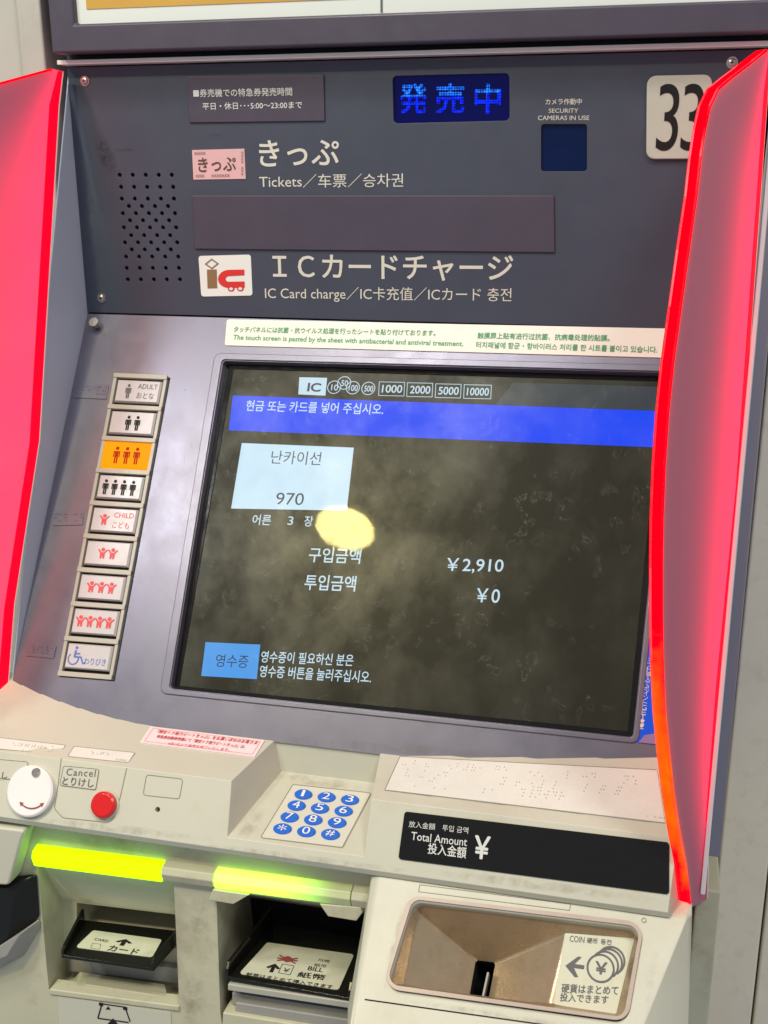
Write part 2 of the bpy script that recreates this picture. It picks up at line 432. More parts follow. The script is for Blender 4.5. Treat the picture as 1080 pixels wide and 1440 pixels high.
# lettering --------------------------------------------------------
_fc = bpy.data.curves.new('letters', 'FONT'); _fo = bpy.data.objects.new('letters', _fc); COL.objects.link(_fo)
_cache = {}
def glyphs(s, bold=0, sp=1.0):
    k = (s, bold, sp)
    if k in _cache: return _cache[k]
    asc = all(ord(ch) < 128 for ch in s); _fc.body = s; _fc.offset = bold if asc else 0; _fc.space_character = sp; _fc.resolution_u = 3 if len(s) > 4 else 10
    dg = bpy.context.evaluated_depsgraph_get(); dg.update()
    e = _fo.evaluated_get(dg); me = e.to_mesh()
    vs = [(v.co.x, v.co.y) for v in me.vertices]; fs = [tuple(p.vertices) for p in me.polygons]
    e.to_mesh_clear()
    if bold and not asc:   # heavier strokes: the same letters laid again a hair's breadth aside
        n0, v0, f0 = len(vs), vs, fs; vs = []; fs = []
        for q, (sx_, sy_) in enumerate(((-1, -.5), (1, .5), (-.5, 1), (.5, -1))):
            vs = vs + [(x + sx_ * bold, y + sy_ * bold, q) for x, y in v0]; fs = fs + [tuple(k_ + q * n0 for k_ in f) for f in f0]
    else: vs = [(x, y, 0) for x, y in vs]
    x0 = min(v[0] for v in vs); x1 = max(v[0] for v in vs); y0 = min(v[1] for v in vs); y1 = max(v[1] for v in vs)
    vs = [((x - x0) / (x1 - x0), (y - y0) / (y1 - y0), q) for x, y, q in vs]
    _cache[k] = (vs, fs); return _cache[k]
def put(mb, vs, fs, O, A, B, m=0):
    n = A.cross(B).normalized() * .00002
    i = len(mb.v); mb.v += [tuple(O + A * x + B * y + n * q) for x, y, q in vs]
    for f in fs: mb.f.append(tuple(i + k for k in f)); mb.m.append(m)
def text(mb, pl, s, x0, y0, x1, y1, h, d=.0003, bold=0, m=0, sp=1.0, up=None):
    """ink box of the line laid along a baseline, height h picture pixels at the start, upright in the plane"""
    vs, fs = glyphs(s, bold, sp)
    O = pl.at(x0, y0, d); A = pl.at(x1, y1, d) - O
    B = up if up is not None else pl.ey
    B = B.normalized() * .01
    p0 = proj(O); p1 = proj(O + B); L = math.hypot(p1[0] - p0[0], p1[1] - p0[1])
    B = B * (h / L)
    put(mb, vs, fs, O, A, B, m)
def letters(name, pl, lines, mats, parent, d=.0003, label=None):
    mb = MB()
    for l in lines:
        text(mb, pl, *l[:6], d=d, **(l[6] if len(l) > 6 else {}))
    return mb.build(name, mats, parent, label)
# pictogram shapes in a unit square --------------------------------
def disc2(cx, cy, r, seg=14): return [(cx + r * math.cos(2 * math.pi * k / seg), cy + r * math.sin(2 * math.pi * k / seg)) for k in range(seg)]
def bar2(x0, y0, x1, y1, w):
    dx, dy = x1 - x0, y1 - y0; L = math.hypot(dx, dy); nx, ny = -dy / L * w / 2, dx / L * w / 2
    return [(x0 + nx, y0 + ny), (x0 - nx, y0 - ny), (x1 - nx, y1 - ny), (x1 + nx, y1 + ny)]
def arc2(cx, cy, r, a0, a1, w, seg=18):
    o = []
    for k in range(seg):
        t0 = math.radians(a0 + (a1 - a0) * k / seg); t1 = math.radians(a0 + (a1 - a0) * (k + 1) / seg)
        o.append([(cx + (r + q) * math.cos(t), cy + (r + q) * math.sin(t)) for q, t in ((-w / 2, t0), (w / 2, t0), (w / 2, t1), (-w / 2, t1))])
    return o
def adult2(cx, cy, s):
    o = [disc2(.0, .86, .105)]
    o += [[(-.20, .70), (.20, .70), (.20, .36), (.13, .36), (.13, .62), (.11, .62), (.11, 0), (.015, 0), (.015, .36), (-.015, .36), (-.015, 0), (-.11, 0), (-.11, .62), (-.13, .62), (-.13, .36), (-.20, .36)]]
    return [[(cx + x * s, cy + y * s) for x, y in p] for p in o]
def child2(cx, cy, s):
    o = [disc2(0, .80, .17)]
    o += [bar2(-.14, .50, -.40, .80, .13), bar2(.14, .50, .40, .80, .13)]
    o += [[(-.22, .56), (.22, .56), (.20, 0), (.05, 0), (.04, .20), (-.04, .20), (-.05, 0), (-.20, 0)]]
    return [[(cx + x * s, cy + y * s) for x, y in p] for p in o]
def chair2(cx, cy, s):
    o = [disc2(.10, .93, .085)] + arc2(0, .33, .30, 130, 375, .065)
    o += [bar2(.08, .80, .05, .42, .10), bar2(.08, .62, .36, .62, .07), bar2(.04, .44, .46, .44, .08), bar2(.44, .46, .62, .10, .07), bar2(.60, .11, .76, .15, .06)]
    return [[(cx + x * s, cy + y * s) for x, y in p] for p in o]
def shapes(mb, polys, O, A, B, m=0):
    """polys in units of the vectors A and B"""
    nn = A.cross(B).normalized()
    for k, p in enumerate(polys):
        mb.face([O + A * x + B * y + nn * (k * .00001) for x, y in p], m)
def outline(mb, P, w, n, m=0):
    """thin closed line following polygon P (3-D) on a plane with normal n"""
    P = [V(p) for i, p in enumerate(P) if (V(p) - V(P[i - 1])).length > 1e-5]
    k = len(P); n = V(n)
    c = sum((V(p) for p in P), V((0, 0, 0))) / k
    def off(i, d):
        p, a, b_ = V(P[i]), V(P[i - 1]), V(P[(i + 1) % k])
        t = ((p - a).normalized() + (b_ - p).normalized()).normalized(); s_ = n.cross(t)
        if s_.dot(c - p) < 0: s_ = -s_
        return p + s_ * d
    I = [off(i, w) for i in range(k)]
    for i in range(k):
        j = (i + 1) % k; mb.face([P[i], P[j], I[j], I[i]], m)

# ================================================================== walls
def setting(o): o['kind'] = 'structure'; return o
RW = Plane((0, -.025, 0), (0, -1, 0)); xw0, xw1 = RW.at(1036, 960).x, RW.at(1068, 1330).x
print('wall', xw0, xw1)
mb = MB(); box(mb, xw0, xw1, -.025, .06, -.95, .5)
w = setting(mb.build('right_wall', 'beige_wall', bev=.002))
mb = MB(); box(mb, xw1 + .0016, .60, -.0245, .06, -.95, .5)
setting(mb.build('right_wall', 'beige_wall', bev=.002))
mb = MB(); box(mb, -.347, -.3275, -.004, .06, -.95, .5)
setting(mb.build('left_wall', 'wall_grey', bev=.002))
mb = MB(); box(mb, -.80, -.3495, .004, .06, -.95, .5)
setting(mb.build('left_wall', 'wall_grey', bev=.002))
mb = MB(); box(mb, -.85, .65, .06, .08, -.95, .5)
setting(mb.build('back_wall', 'dark_gap'))

# ================================================================== overhead poster case
PC = Plane((0, -.022, .0), (0, -1, 0))
pcase = empty('poster_case', (-.07, .0, .014), 'dark purple framed poster case mounted above the machine, white poster with an orange panel', 'poster case')
zbm = PC.at(540, 62).z; zin = PC.at(540, 18).z
xl = PC.at(70, 40).x; xi = PC.at(104, 20).x
mb = MB()
mb.prism([(xl, -.022, zbm), (.32, -.022, zbm), (.32, -.022, .26), (xl, -.022, .26)], (0, .05, 0))
body = cut(mb.mesh(), [(lambda c: (box(c, xi, .29, -.03, -.016, zin, .235), c)[1])(MB())])
fr = link('case_frame', body, pcase, ('plate_purple',)); bevel(fr, .0022, 3)
mb = MB(); box(mb, xi - .001, .291, -.0175, -.012, zin - .001, .236); mb.build('poster', 'poster_white', pcase)
pz0 = PC.at(300, 8).z
pp = Plane((0, -.0177, 0), (0, -1, 0))
mb = MB(); P = [pp.at(122, 13), pp.at(508, -3)]
x0_, x1_ = P[0].x, P[1].x
mb.prism([(x0_, -.0180, P[0].z), (x1_, -.0180, P[0].z), (x1_, -.0180, .2), (x0_, -.0180, .2)], (0, .0004, 0))
mb.build('poster_picture', 'poster_orange', pcase)
mb = MB(); a = pp.at(537, 17)
mb.prism([(a.x - .0008, -.0181, a.z), (a.x + .0004, -.0181, a.z), (a.x + .0004, -.0181, .2), (a.x - .0008, -.0181, .2)], (0, .0005, 0))
mb.build('poster_divider_line', 'ink_grey', pcase)

# ================================================================== the machine
TM = empty('ticket_machine', (-.075, .0, -.74), 'grey and beige ticket vending machine numbered 33, Korean payment page on its screen', 'ticket machine')
DRT = V((.1685, -.006, 0)); DRB = V((.1535, -.216, -.535)); DD = V((-.30, -1, 0))
DN = (DRB - DRT).cross(DD).normalized()
if DN.x < 0: DN = -DN
DFP = Plane(DRT, DN); DT = .0064
def right_of_divider():   # the wedge of space beyond the divider, taken off the parts that end at it
    c = MB(); o_ = DRT - DN * (DT + .0004); dn = (DRB - DRT).normalized(); f_ = DD.normalized()
    a = o_ - dn * .2 - f_ * .35; b_ = o_ + dn * .9 - f_ * .35
    c.prism([a, b_, b_ + f_ * .8, a + f_ * .8], DN * .3); return c
# ---- upper panel
mb = MB(); box(mb, XL, XR, 0, .02, ZB + .0006, -.0005)
cuts = []
holes = [(168, 246, 0), (170, 263, 0), (171, 279.5, 0), (181, 290, 1), (172.5, 300, 0), (182.5, 310, 1), (174, 320, 0), (184, 331, 1), (175.5, 341, 0), (185, 351, 1), (177, 361, 0), (178, 377, 0), (179.5, 393, 0)]
c = MB()
for x, y, st in holes:
    for i in range(4 if st else 5):
        p = PANEL.at(x + i * 18.35, y)
        cyl(c, p + V((0, .006, 0)), (0, -1, 0), .00155, .008, 10)
cuts.append(c)
ledq = [(551, 106.5), (715.5, 102.5), (716, 169.5), (552.5, 173.5)]
c = MB(); c.prism(rounded(PANEL.q(ledq, .002), .003), (0, .006, 0)); cuts.append(c)
winq = [(760.5, 174.5), (825, 174.5), (825, 241), (760.5, 241)]
c = MB(); c.prism(rounded(PANEL.q(winq, .002), .002), (0, .006, 0)); cuts.append(c)
up = link('upper_panel', cut(mb.mesh(), cuts), TM, ('panel_grey',)); bevel(up, .0007, 2, 50)
mb = MB(); hb = [PANEL.at(160, 238), PANEL.at(262, 402)]
box(mb, hb[0].x, hb[1].x, .0205, .0225, hb[1].z, hb[0].z); mb.build('speaker_backing', 'hole', TM)
for nm in ():
    pass
mb = MB(); mb.prism(rounded(PANEL.q([(549, 104), (718, 100), (719, 172), (551, 176)], -.0025), .003), (0, .001, 0))
lw = mb.build('led_display', 'led_window', TM)
LEDP = PANEL.off(-.0025)
mb = MB(); [text(mb, LEDP, ch, a_, 160, b_, 159.7, h_, d=.0003, bold=.016) for ch, a_, b_, h_ in (('発', 562, 601, 42), ('売', 612, 653, 42), ('中', 667, 704, 42))]
# split the lamps: lit upper rows look paler
me = mb.mesh(); zc = sum(v.co.z for v in me.vertices) / len(me.vertices) + .003
for p in me.polygons: p.material_index = 1 if p.center.z > zc else 0
link('led_lettering', me, lw, ('led_blue', 'led_cyan'))
mb = MB(); mb.prism(rounded(PANEL.q([(758, 172), (828, 172), (828, 243.5), (758, 243.5)], -.0022), .002), (0, .001, 0))
mb.build('security_camera_window', 'window_blue', TM)
letters('lettering', PANEL, [('カメラ作動中', 767, 147.5, 818, 147, 8.6, dict(bold=.008)), ('SECURITY', 771.5, 158.7, 813, 158.5, 6),
        ('CAMERAS IN USE', 756.5, 169, 828.5, 168.8, 6.3)], 'ink_cream', up)
letters('lettering', PANEL, [('きっぷ', 365, 234.5, 477, 232.5, 37, dict(bold=.013)), ('Tickets／车票／승차권', 365, 264.5, 567, 263, 19)], 'ink_cream', up)
letters('lettering', PANEL, [('ＩＣカードチャージ', 384, 392.5, 721, 396, 35, dict(bold=.013)),
        ('IC Card charge／IC卡充值／ICカード 충전', 373, 423.5, 719, 427, 21)], 'ink_cream', up)
np_ = plate('notice_plate', PANEL, [(262, 107.5), (455, 105), (456.5, 170), (266, 172.5)], 'plate_purple', TM, .0014, bev=.0004, label='small dark plate with the express ticket sale hours')
letters('lettering', PANEL, [('■券売機での特急券発売時間', 272, 137, 411, 134.5, 11.5, dict(bold=.01)),
        ('平日・休日･･･5:00～23:00まで', 285, 154.5, 425, 152.5, 10, dict(bold=.008))], 'ink_white', np_, d=.0017)
plate('blank_plate', PANEL, [(270, 275), (779, 275), (780, 355), (273.5, 350)], 'plate_purple', TM, .0016, bev=.0005, label='long blank purple cover plate')
tt = plate('ticket_symbol', PANEL, [(270, 211), (343.5, 209), (345.5, 251.5), (272, 252.5)], 'ticket_pink', TM, .0005, label='pink ticket symbol')
mb = MB(); d_ = .0008
text(mb, PANEL, 'きっぷ', 279, 242, 332, 240, 20, d=d_, bold=.012)
for s_, a in (('XXXXX', (273, 218, 289, 217.5, 4)), ('XXXX', (275, 249.6, 287.5, 249.4, 4)), ('XXXXXXX', (297, 249.3, 323, 248.7, 4))):
    text(mb, PANEL, s_, *a, d=d_)
for i in range(8):
    if i == 4: continue
    text(mb, PANEL, 'X', 339, 216.5 + i * 4.3, 342.5, 216.4 + i * 4.3, 3.5, d=d_)
mb.build('lettering', 'ink_brown', tt)
ic = plate('ic_symbol', PANEL, [(279, 360), (352.5, 358), (355, 415.5), (283, 417)], 'white_paint', TM, .0005, r=.002, label='white IC card symbol, brown i and red c')
O_ = PANEL.at(279.5, 417, .0008); A_ = PANEL.at(355, 415.5, .0008) - O_; B_ = PANEL.at(279, 360, .0008) - PANEL.at(281, 417, .0008)
mb = MB()
shapes(mb, [[(.17, .20), (.35, .20), (.35, .66), (.17, .66)]], O_, A_, B_, 0)
dm = [(.04, .80), (.255, .93), (.47, .80), (.255, .67)]; dmi = [(.10, .80), (.255, .895), (.41, .80), (.255, .705)]
dm = [(.13 + (x - .04) * .62, y) for x, y in dm]; dmi = [(.13 + (x - .04) * .62, y) for x, y in dmi]
shapes(mb, [[dm[i], dm[(i + 1) % 4], dmi[(i + 1) % 4], dmi[i]] for i in range(4)], O_, A_, B_, 0)
ar = lambda r, a0, a1: [(.575 + r * .92 * math.cos(math.radians(a0 + (a1 - a0) * k / 12)), .42 + r * math.sin(math.radians(a0 + (a1 - a0) * k / 12))) for k in range(13)]
cc_ = [[(.86, .64)] + ar(.222, 90, 270) + [(.86, .20), (.86, .35)] + ar(.07, 270, 90) + [(.86, .50)]]
shapes(mb, cc_, O_, A_, B_, 1)
for cx in (.61, .78):
    shapes(mb, [disc2(cx, .175, .062)], O_ - V((0, .0001, 0)), A_, B_ , 1); shapes(mb, [disc2(cx, .175, .034)], O_ - V((0, .0002, 0)), A_, B_, 2)
mb.build('emblem', ('logo_brown', 'logo_red', 'white_paint'), ic)
nb = plate('number_plate', PANEL, [(909.5, 106.5), (1002, 104.5), (999.5, 223.5), (908.5, 224)], 'number_white', TM, .003, r=.0055, bev=.0008, label='white machine number plate reading 33')
letters('lettering', PANEL, [('3', 921.6, 212.3, 951.3, 211.8, 93), ('3', 956, 212, 985.5, 211.5, 93)], 'ink_black', nb, d=.0033)
# white upper lip
mb = MB(); a = PANEL.at(100, 88); 
mb.prism([(XL - .001, -.012, .0004), (XR + .001, -.012, .0004), (XR + .001, -.012, .0034), (XL - .001, -.012, .0034)], (0, .03, 0)); mb.build('top_lip', 'white_paint', TM, bev=.0004)
mb = MB(); box(mb, XL, XR, .001, .055, .0036, .013); mb.build('top_gap', 'dark_gap', TM)
def screw(pl, x, y, r, h=.0016, name='screw'):
    mb = MB(); p = pl.at(x, y)
    cyl(mb, p - pl.n * .0002, pl.n, r * 1.35, .0008, 20, r2=r * 1.3); cyl(mb, p + pl.n * .0006, pl.n, r, h * .6, 20, r2=r * .86); cyl(mb, p + pl.n * (.0006 + h * .6), pl.n, r * .86, h * .25, 20, r2=r * .5)
    o = mb.build(name, 'steel', TM)
    s_ = MB(); q = p + pl.n * (.0006 + h * .86)
    for e1, e2 in ((pl.ex, pl.ey), (pl.ey, pl.ex)):
        s_.prism([q + e1 * r * .42 + e2 * r * .09, q - e1 * r * .42 + e2 * r * .09, q - e1 * r * .42 - e2 * r * .09, q + e1 * r * .42 - e2 * r * .09], -pl.n * .0003)
    s_.build('screw_recess', 'hole', o)
screw(PANEL, 119.5, 114, .0027); screw(PANEL, 143, 419, .0027); screw(PANEL, 1029.5, 88, .0027)
# ---- bezel
bot = -.29
ex0, ex1 = XL, XR
up_ = BEZEL.ey
P0 = V((XL, 0, ZB - .0006)); P1 = V((XR, 0, ZB - .0006))
dn_ = -up_ * .345
mb = MB(); mb.prism([P0, P1, P1 + dn_, P0 + dn_], -BEZEL.n * .024)
oq = [(311, 504), (944, 521), (890, 1036), (236, 967)]
cs = []
c = MB(); c.prism(rounded(BEZEL.q(oq, .004), .0025), -BEZEL.n * .0125); cs.append(c)
bq = [(161.5, 524.5), (236.5, 528), (157.5, 957), (81.5, 951)]
c = MB(); c.prism(BEZEL.q(bq, .004), -BEZEL.n * .0075); cs.append(c); cs.append(right_of_divider())
c = MB(); _a, _b2 = BEZEL.at(383, 1046).x, BEZEL.at(540, 1060).x; box(c, _a - .012, _b2 + .006, -.4, .1, -.7, TOP.o.z - .0004); cs.append(c)
bz = link('screen_bezel', cut(mb.mesh(), cs), TM, ('bezel_grey',)); bevel(bz, .0012, 3, 40)
eq = [(302, 496), (955, 513.5), (898, 1046), (224, 975)]
mb = MB(); mb.prism(rounded(BEZEL.q(eq, .0009), .005), -BEZEL.n * .0014)
c = MB(); c.prism(rounded(BEZEL.q([(310, 503), (945, 520), (891, 1037), (235, 968)], .004), .0025), -BEZEL.n * .0125)
lp = link('screen_lip', cut(mb.mesh(), [c, right_of_divider()]), TM, ('bezel_grey',)); bevel(lp, .0006, 3, 40)
# knob next to the seam
mb = MB(); p = BEZEL.at(137, 458); cyl(mb, p, BEZEL.n, .0028, .004, 20, r2=.0024); cyl(mb, p + BEZEL.n * .004, BEZEL.n, .0040, .003, 24, r2=.0036); mb.build('lock_pin', 'steel', TM)
# screen frame, lcd, film
SCR = BEZEL.off(-.0065)
sq = [(326, 516), (932, 533), (882.5, 1027.5), (249, 963.5)]
mb = MB(); o3 = SCR.q([(305, 500), (952, 517), (895, 1042), (228, 973)], 0); i3 = SCR.q(sq, 0)
mb.prism(o3, -SCR.n * .0018)
mb2 = MB(); mb2.prism(SCR.q(sq, .003), -SCR.n * .008)
link('screen_surround', cut(mb.mesh(), [mb2]), TM, ('black_gloss',))
mb = MB(); mb.prism(SCR.q([(320, 511), (938, 528), (888, 1032), (243, 968)], -.0018), -SCR.n * .002)
lcd = mb.build('touch_screen', 'lcd', TM)
LC = SCR.off(-.0018)
mb = MB(); mb.face(LC.q([(322.3, 513), (935.5, 530.5), (885.5, 1030), (245.6, 965.6)], .0011)); mb.build('touch_film', 'touch_film', lcd)
def flat(name, px, m_, parent, d=.0002, label=None):
    mb = MB(); mb.prism(LC.q(px, d), -SCR.n * .0001); return mb.build(name, m_, parent, label)
flat('screen_reflection', [(722, 538), (931, 544), (927, 578), (697, 569)], 'screen_reflection', lcd)  # slate-blue reflection above the banner, put in as an emissive quad
flat('message_banner', [(327.5, 556), (926, 578), (921.5, 629), (321.5, 605)], 'screen_blue', lcd)
flat('fare_tile', [(340, 623), (497.5, 629.5), (487.5, 718), (325, 715)], 'screen_tile', lcd)
flat('receipt_button', [(289, 903), (366, 906.5), (361, 955), (283, 950.5)], 'screen_button', lcd)
flat('card_mark', [(421, 530.5), (460, 531.3), (457.5, 556.3), (419.5, 554.5)], 'screen_white', lcd)
scol = 'screen_ink'
def T_(s_, *a, **k):
    m0 = MB(); text(m0, LC, s_, *a, d=.0005, **k); m0.build('lettering', scol, lcd)
T_('IC', 431.5, 550.5, 450.5, 551.2, 12.5, bold=.03); T_('난카이선', 380, 652, 450, 654.5, 19); T_('970', 387, 709.5, 426, 710.5, 17); T_('영수증', 302, 937.5, 348, 939.5, 18)
scol = 'screen_white'
T_('현금 또는 카드를 넣어 주십시오.', 345, 578, 538.5, 583.5, 15.5, bold=.012)
T_('어른', 354, 738, 380, 739, 15, bold=.008); T_('3', 404, 738, 411.5, 738.2, 12); T_('장', 427, 740, 439, 740.6, 15, bold=.008)
T_('구입금액', 433, 790.5, 506, 793, 21, bold=.01); T_('투입금액', 427, 829.5, 499, 832, 22, bold=.01)
T_('￥2,910', 627, 805.5, 707, 807, 21, bold=.008); T_('￥0', 669, 847, 702, 848, 20, bold=.008)
T_('영수증이 필요하신 분은', 366, 931.5, 496, 937, 16.5, bold=.01); T_('영수증 버튼을 눌러주십시오.', 364, 952, 521, 961, 17, bold=.01)
for s_, cx, cy, w_ in (('10', 470, 544.6, 9.5), ('50', 484, 538.6, 9.5), ('100', 496.3, 545.3, 12.5), ('500', 518, 546.3, 12.5)):
    T_(s_, cx - w_ / 2, cy + 4.3, cx + w_ / 2, cy + 4.7, 8.5, bold=.01)
    r_ = (LC.at(cx + 9.2, cy) - LC.at(cx, cy)).length; O_ = LC.at(cx, cy, .0006)
    mb = MB(); shapes(mb, arc2(0, 0, r_, 0, 360, .00055, 28), O_, LC.ex, LC.ey); mb.build('coin_symbol', 'screen_white', lcd)
for s_, a, b_, y in (('1000', 532, 569, 547), ('2000', 571.5, 608.5, 548.3), ('5000', 611.5, 648.5, 549.8), ('10000', 651.5, 691, 551)):
    mb = MB(); outline(mb, LC.q([(a + 1, y - 10.5), (b_ + .5, y - 9.7), (b_ - .5, y + 10.3), (a, y + 9.5)], .0005), .0006, LC.n); mb.build('note_symbol', 'screen_white', lcd)
    T_(s_, a + 4.5, y + 5, b_ - 4, y + 5.6, 11, bold=.012)
# treatment notice above the screen
nl = plate('treatment_notice', BEZEL, [(319, 449), (939.5, 462), (936.5, 503), (316, 485.5)], 'label_white', TM, .0005, r=.0016, label='long white notice with green lettering above the screen')
letters('lettering', BEZEL, [('タッチパネルには抗菌・抗ウイルス処理を行ったシートを貼り付けております。', 328, 467, 612, 472.5, 8.3, dict(bold=.013)),
    ('The touch screen is pasted by the sheet with antibacterial and antiviral treatment.', 327, 479.5, 651, 489, 9, dict(bold=.014)),
    ('触摸屏上贴有进行过抗菌、抗病毒处理的贴膜。', 671, 476, 857, 480, 9, dict(bold=.013)),
    ('터치패널에 항균・항바이러스 처리를 한 시트를 붙이고 있습니다.', 669, 489, 924, 496.5, 9, dict(bold=.013))], 'ink_green', nl, d=.0008)
# ---- passenger buttons
def bil(Q, u, v):   # Q: TL TR BR BL in 3-D
    return (Q[0] * (1 - u) + Q[1] * u) * (1 - v) + (Q[3] * (1 - u) + Q[2] * u) * v
BQ = BEZEL.q(bq, 0)
bank = MB()
W_ = (BQ[1] - BQ[0]).length; H_ = (BQ[3] - BQ[0]).length
n_ = BEZEL.n
def bquad(u0, u1, v0, v1, d): return [bil(BQ, u0, v0) + n_ * d, bil(BQ, u1, v0) + n_ * d, bil(BQ, u1, v1) + n_ * d, bil(BQ, u0, v1) + n_ * d]
bank.prism(bquad(.005, .995, .001, .999, -.0028), -n_ * .0008, 1)
vs_ = [k / 9 * .982 + .009 for k in range(10)]
for k in range(10): bank.prism(bquad(.0, 1.0, vs_[k] - .0075, vs_[k] + .0075, .0016), -n_ * .004, 0)
for u in (.0, .94): bank.prism(bquad(u, u + .06, .003, .997, .0008), -n_ * .004, 0)
bk = bank.build('button_bank', ('frame_beige', 'hole'), TM, bev=.0003)
icons = [('adult', 1), ('adult', 2), ('adult', 3), ('adult', 4), ('child', 1), ('child', 2), ('child', 3), ('child', 4), ('disc', 1)]
blab = ['white button with one grey adult figure, ADULT', 'white button with two grey adult figures', 'lit orange button with three adult figures', 'white button with four dark adult figures', 'white button with one red child figure, CHILD', 'white button with two red child figures', 'white button with three red child figures', 'white button with four red child figures', 'white discount button with a blue wheelchair symbol']
for k, (kind, cnt) in enumerate(icons):
    lit = k == 2
    v0, v1 = vs_[k] + .0075 + .006, vs_[k + 1] - .0075 - .010
    u0, u1 = (.085, .915)
    if lit: v0 -= .004; v1 += .006; u0, u1 = .05, .96
    top = bquad(u0 + .03, u1 - .03, v0 + .004, v1 - .004, .0012); base = bquad(u0, u1, v0, v1, -.0004); low = bquad(u0, u1, v0, v1, -.0030)
    mb = MB(); i = 0
    mb.v = [tuple(p) for p in top + base + low]
    mb.f = [(3, 2, 1, 0)]; mb.m = [0]
    for a in range(4):
        b2 = (a + 1) % 4; mb.f += [(a, b2, 4 + b2, 4 + a), (4 + a, 4 + b2, 8 + b2, 8 + a)]; mb.m += [0, 0]
    TQ = [p + n_ * .0002 for p in top]; O_ = TQ[3]; A_ = TQ[2] - TQ[3]; B_ = TQ[0] - TQ[3]
    asp = A_.length / B_.length
    polys = []
    if kind == 'adult':
        xs = {1: [.28], 2: [.42, .64], 3: [.30, .52, .74], 4: [.16, .38, .60, .82]}[cnt]
        for x in xs: polys += [[(x + px_ / asp * .72, .12 + py_ * .74) for px_, py_ in p] for p in adult2(0, 0, 1)]
    elif kind == 'child':
        xs = {1: [.28], 2: [.39, .63], 3: [.27, .51, .75], 4: [.16, .39, .62, .85]}[cnt]
        for x in xs: polys += [[(x + px_ / asp * .55, .25 + py_ * .52) for px_, py_ in p] for p in child2(0, 0, 1)]
    else:
        polys += [[(.16 + px_ / asp * .80, .10 + py_ * .82) for px_, py_ in p] for p in chair2(0, 0, 1)]
    shapes(mb, polys, O_, A_, B_, 1)
    def tx(s_, x0, x1, y, h, **kw):
        vs, fs = glyphs(s_, kw.get('bold', 0)); put(mb, vs, fs, O_ + A_ * x0 + B_ * y, A_ * (x1 - x0), B_ * h, 1)
    if k == 0: tx('ADULT', .50, .97, .62, .24); tx('おとな', .50, .92, .14, .30)
    if k == 4: tx('CHILD', .50, .97, .62, .24); tx('こども', .50, .90, .14, .28)
    if k == 8: tx('わりびき', .43, .95, .16, .30)
    ink = 'ink_orange_icon' if lit else ('ink_black' if k in (1, 3) else 'ink_grey' if kind == 'adult' else 'ink_red' if kind == 'child' else 'ink_blue')
    mb.build('passenger_button', ('lit_orange' if lit else 'button_white', ink), bk, blab[k])
# raised braille labels left of the buttons
def braille(mb, pl, px, rows, cols, d, r=.00055, dens=.5, m=0, skip=.25):
    Q = pl.q(px, d)
    for i in range(rows):
        for j in range(cols):
            if random.random() < skip: continue
            for a in range(2):
                for b_ in range(3):
                    if random.random() > dens: continue
                    u = (j + .22 + a * .38) / cols; v = (i + .18 + b_ * .24) / rows
                    p = bil(Q, u, v); cyl(mb, p - pl.n * .0002, pl.n, r, .0006, 7, m=m, r2=r * .45)
for q_ in ([(107, 540), (153, 541.5), (149, 561), (103, 559)], [(76.5, 720), (118, 719.5), (116, 738), (74, 739)], [(40, 905), (79, 909), (75, 926), (36, 922)]):
    o = plate('braille_label', BEZEL, q_, 'bezel_grey', TM, .0004, label='faint raised braille label')
    mb = MB(); braille(mb, BEZEL, q_, 1, 6, .0005, dens=.55, skip=.1); mb.build('braille_dots', 'bezel_grey', o)
# blue sticker right of the screen
st = plate('point_sticker', BEZEL, [(908.5, 885), (948, 889), (934, 1047), (893.5, 1043)], 'blue_sticker', TM, .0004, r=.001, label='blue sticker with white vertical lettering')
plate('orange_sticker', BEZEL, [(915, 838), (953, 842), (948, 888.5), (908.7, 884.5)], 'orange_sticker', TM, .0003, label='orange sticker above the blue one')
mb = MB(); s_ = 'ネット購入でポイントGET!!'
for i, ch in enumerate(s_):
    t_ = i / (len(s_) - 1); x = 914.5 - 12.5 * t_; y = 931 + 94 * t_
    ch = {'ー': '｜'}.get(ch, ch)
    text(mb, BEZEL, ch, x - 3.6, y, x + 3.6, y + .5, 7, d=.0007)
mb.build('lettering', 'ink_white', st)
mb = MB(); Q = BEZEL.q([(898, 1044), (906, 1034), (922, 1031), (928, 1046)], .0022); Q[0] = BEZEL.at(898, 1044, .0005); Q[3] = BEZEL.at(926, 1047, .0005)
mb.prism(Q, BEZEL.n * .0003); mb.build('curled_corner', 'sticker_back', st)

# ---- side cheeks
FB = V((XL, -.150, -.4073))
for sx, nm in ((-1, 'side_panel'),):
    mb = MB(); mb.prism([(XL - .0004, .03, .0), (XL - .0004, .005, .0), (XL - .0004, -.1480, -.4073), (XL - .0004, -.176, -.50), (XL - .0004, .03, -.50)], (-.0012, 0, 0))
    mb.build(nm, 'side_grey', TM, bev=.0005)
def strip_right(name, x0, x1, yo, m_, zb_):
    """upright strip beside the divider, following its rear line"""
    mb = MB(); P = []
    for x in (x0, x1):
        for k_ in (0, 1):
            q = DRT.lerp(DRB, 0 if k_ == 0 else zb_ / DRB.z)
            P += [V((q.x + x, q.y + yo, q.z)), V((q.x + x + .004, .03, q.z))]
    mb.hull(P); return mb.build(name, m_, TM, bev=.0006)
strip_right('edge_trim', .0012, .0040, .002, 'white_plastic', -.478)
strip_right('side_panel', .0046, .0112, .012, 'side_dark', -.462)
